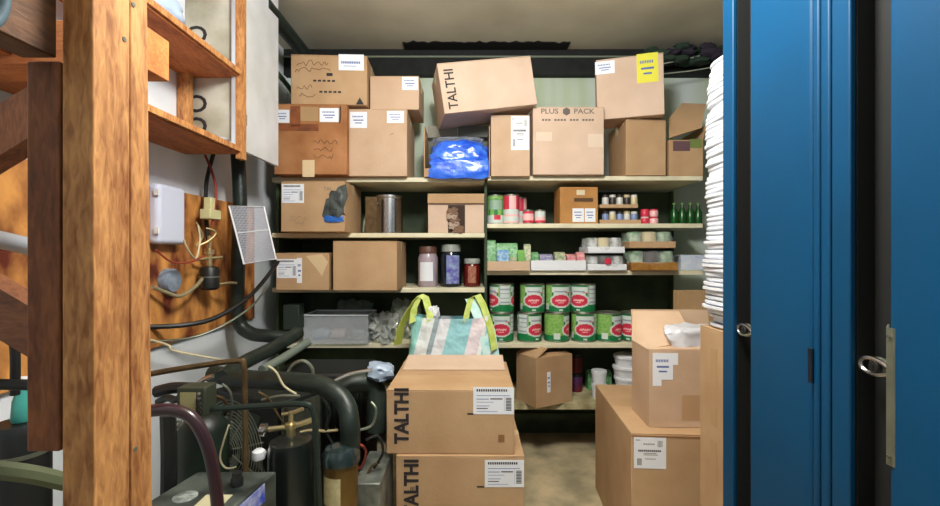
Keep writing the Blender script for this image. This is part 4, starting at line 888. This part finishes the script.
# dark motor mass behind
e = thing('motor_unit', 'black motor block under the lower left shelf, behind the thick pipe', 'motor', (U(330, 2.1), 2.25, 0))
MB().box(-.28, .16, -.14, .16, 0, V(374, 2.1)).build('housing', mat('motor_black', (12, 17, 15), .5), e, bevel=.02, seg=3)
mb = MB()
for i in range(12): mb.box(-.26+i*.034, -.245+i*.034, -.155, -.14, .1, V(380, 2.1))
mb.build('cooling_ribs', mat('rib_dark', (26, 34, 30), .5), e)
wire('round grey duct elbow right of the thick arched pipe', [P(338, 392, 1.95), P(355, 383, 1.97), P(372, 385, 2.0), P(377, 400, 2.0), P(377, 430, 2.0)], .045, mat('duct_grey', (52, 64, 56), .5, c2=(26, 34, 30), scale=12), 'duct', 'duct', n=16)
wire('silver metal strip slanting above the round duct', [P(330, 383, 1.85), P(350, 374, 1.88), P(372, 370, 1.9)], .008, steel, 'metal_strip', 'strip')
wire('short pipe loop behind the thick arched pipe', [P(286, 378, 1.9), P(292, 366, 1.9), P(303, 361, 1.9), P(312, 368, 1.9), P(313, 380, 1.9)], .008, galv, 'thin_pipe', 'pipe')
o = crumple(MB(), tuple(P(381, 371, 1.98)), (.055, .05, .035), .3, 3, sub=3); tag(o.build('plastic_bag', mat('blue_white_film', (166, 184, 206), .3, coat=.4)), 'pale blue-white plastic bag end beside the front carton stack', 'plastic bag')
for i, (a, lb) in enumerate([([(352, 452), (360, 445), (366, 452), (362, 466), (354, 470)], 'red loop of wire'), ([(356, 474), (366, 476), (372, 466), (380, 462)], 'coppery bent wire'), ([(360, 430), (372, 425), (376, 410), (371, 402)], 'grey looping wire'), ([(366, 440), (378, 436), (383, 452), (374, 468)], 'black looping wire')]):
    wire(lb+' in the tangle right of the brown-gold canister', [P(p[0], p[1], 1.62+.01*j) for j, p in enumerate(a)], .005, [redw, copper, galv, blw][i])
e = thing('metal_cover', 'pale worn metal cover low between canister and carton stack', 'cover', (U(371, 1.62), 1.66, 0))
MB().box(-.05, .045, -.1, .16, 0, V(478, 1.6)).build('panel', mat('worn_metal', (150, 156, 150), .4, metal=.5, c2=(90, 96, 90), scale=14), e, bevel=.004)
wire('thin cream wire dangling in front of the fan guard', [P(229, 425, 1.4), P(224, 440, 1.4), P(220, 458, 1.4), P(226, 468, 1.4), P(236, 467, 1.4)], .003, whw)
for i, (a, b_) in enumerate([((196, 386), (213, 376)), ((156, 392), (190, 388)), ((262, 400), (300, 396))]):
    wire(['short steel fitting under the slanting pipe', 'dark pipe stub just right of the post', 'small steel rod above the black cylinder'][i], [P(*a, 1.55), P((a[0]+b_[0])/2, (a[1]+b_[1])/2-2, 1.55), P(*b_, 1.55)], [.008, .02, .005][i], [steel, blackp, galv][i], 'pipe_fitting', 'fitting')
# bottle at the far left
e = thing('oil_bottle', 'teal plastic bottle standing on a black canister at the left edge', 'bottle', (U(22, 1.08), 1.08, V(422, 1.08)+.002))
MB().lathe([(.018, 0), (.021, .006), (.018, .05), (.01, .075), (.01, .09)], n=18).build('body', mat('teal_pl', (70, 160, 150), .35), e); MB().lathe([(.014, .09), (.014, .105)], n=12).build('cap', whitep, e)
e = thing('oil_canister', 'black canister with a pale band under the teal bottle', 'canister', (U(20, 1.08), 1.08, 0)); zt3 = V(422, 1.08)
MB().lathe([(.055, 0), (.058, .01), (.058, zt3-.02), (.05, zt3)], n=24).build('body', blackp, e); MB().lathe([(.0595, zt3-.075), (.0595, zt3-.065)], n=24).build('band', galv, e)

CL = [ ([(222,384),(230,392),(232,410),(226,430)], .004, galv, 'thin grey tube dropping below the thick pipe at the left'),
 ([(258,392),(268,398),(276,412),(284,424)], .004, copper, 'thin copper tube leading down to the brass valve'),
 ([(322,398),(330,412),(326,430),(334,446)], .005, blw, 'black tube between the two cylinders'),
 ([(300,432),(312,430),(326,431),(338,430)], .005, brass, 'brass rod sticking out right of the valve'),
 ([(268,366),(276,372),(284,386),(296,394)], .004, whw, 'pale wire falling behind the thick arched pipe'),
 ([(186,392),(176,400),(168,398),(158,402)], .012, blackp, 'black fitting left of the switch box'),
 ([(214,396),(224,400),(226,412),(216,420)], .006, copper, 'copper elbow under the switch box')]
for i, (pp, r, m_, lb) in enumerate(CL):
    wire(lb, [P(a, b, 1.5+.012*j) for j, (a, b) in enumerate(pp)], r, m_)
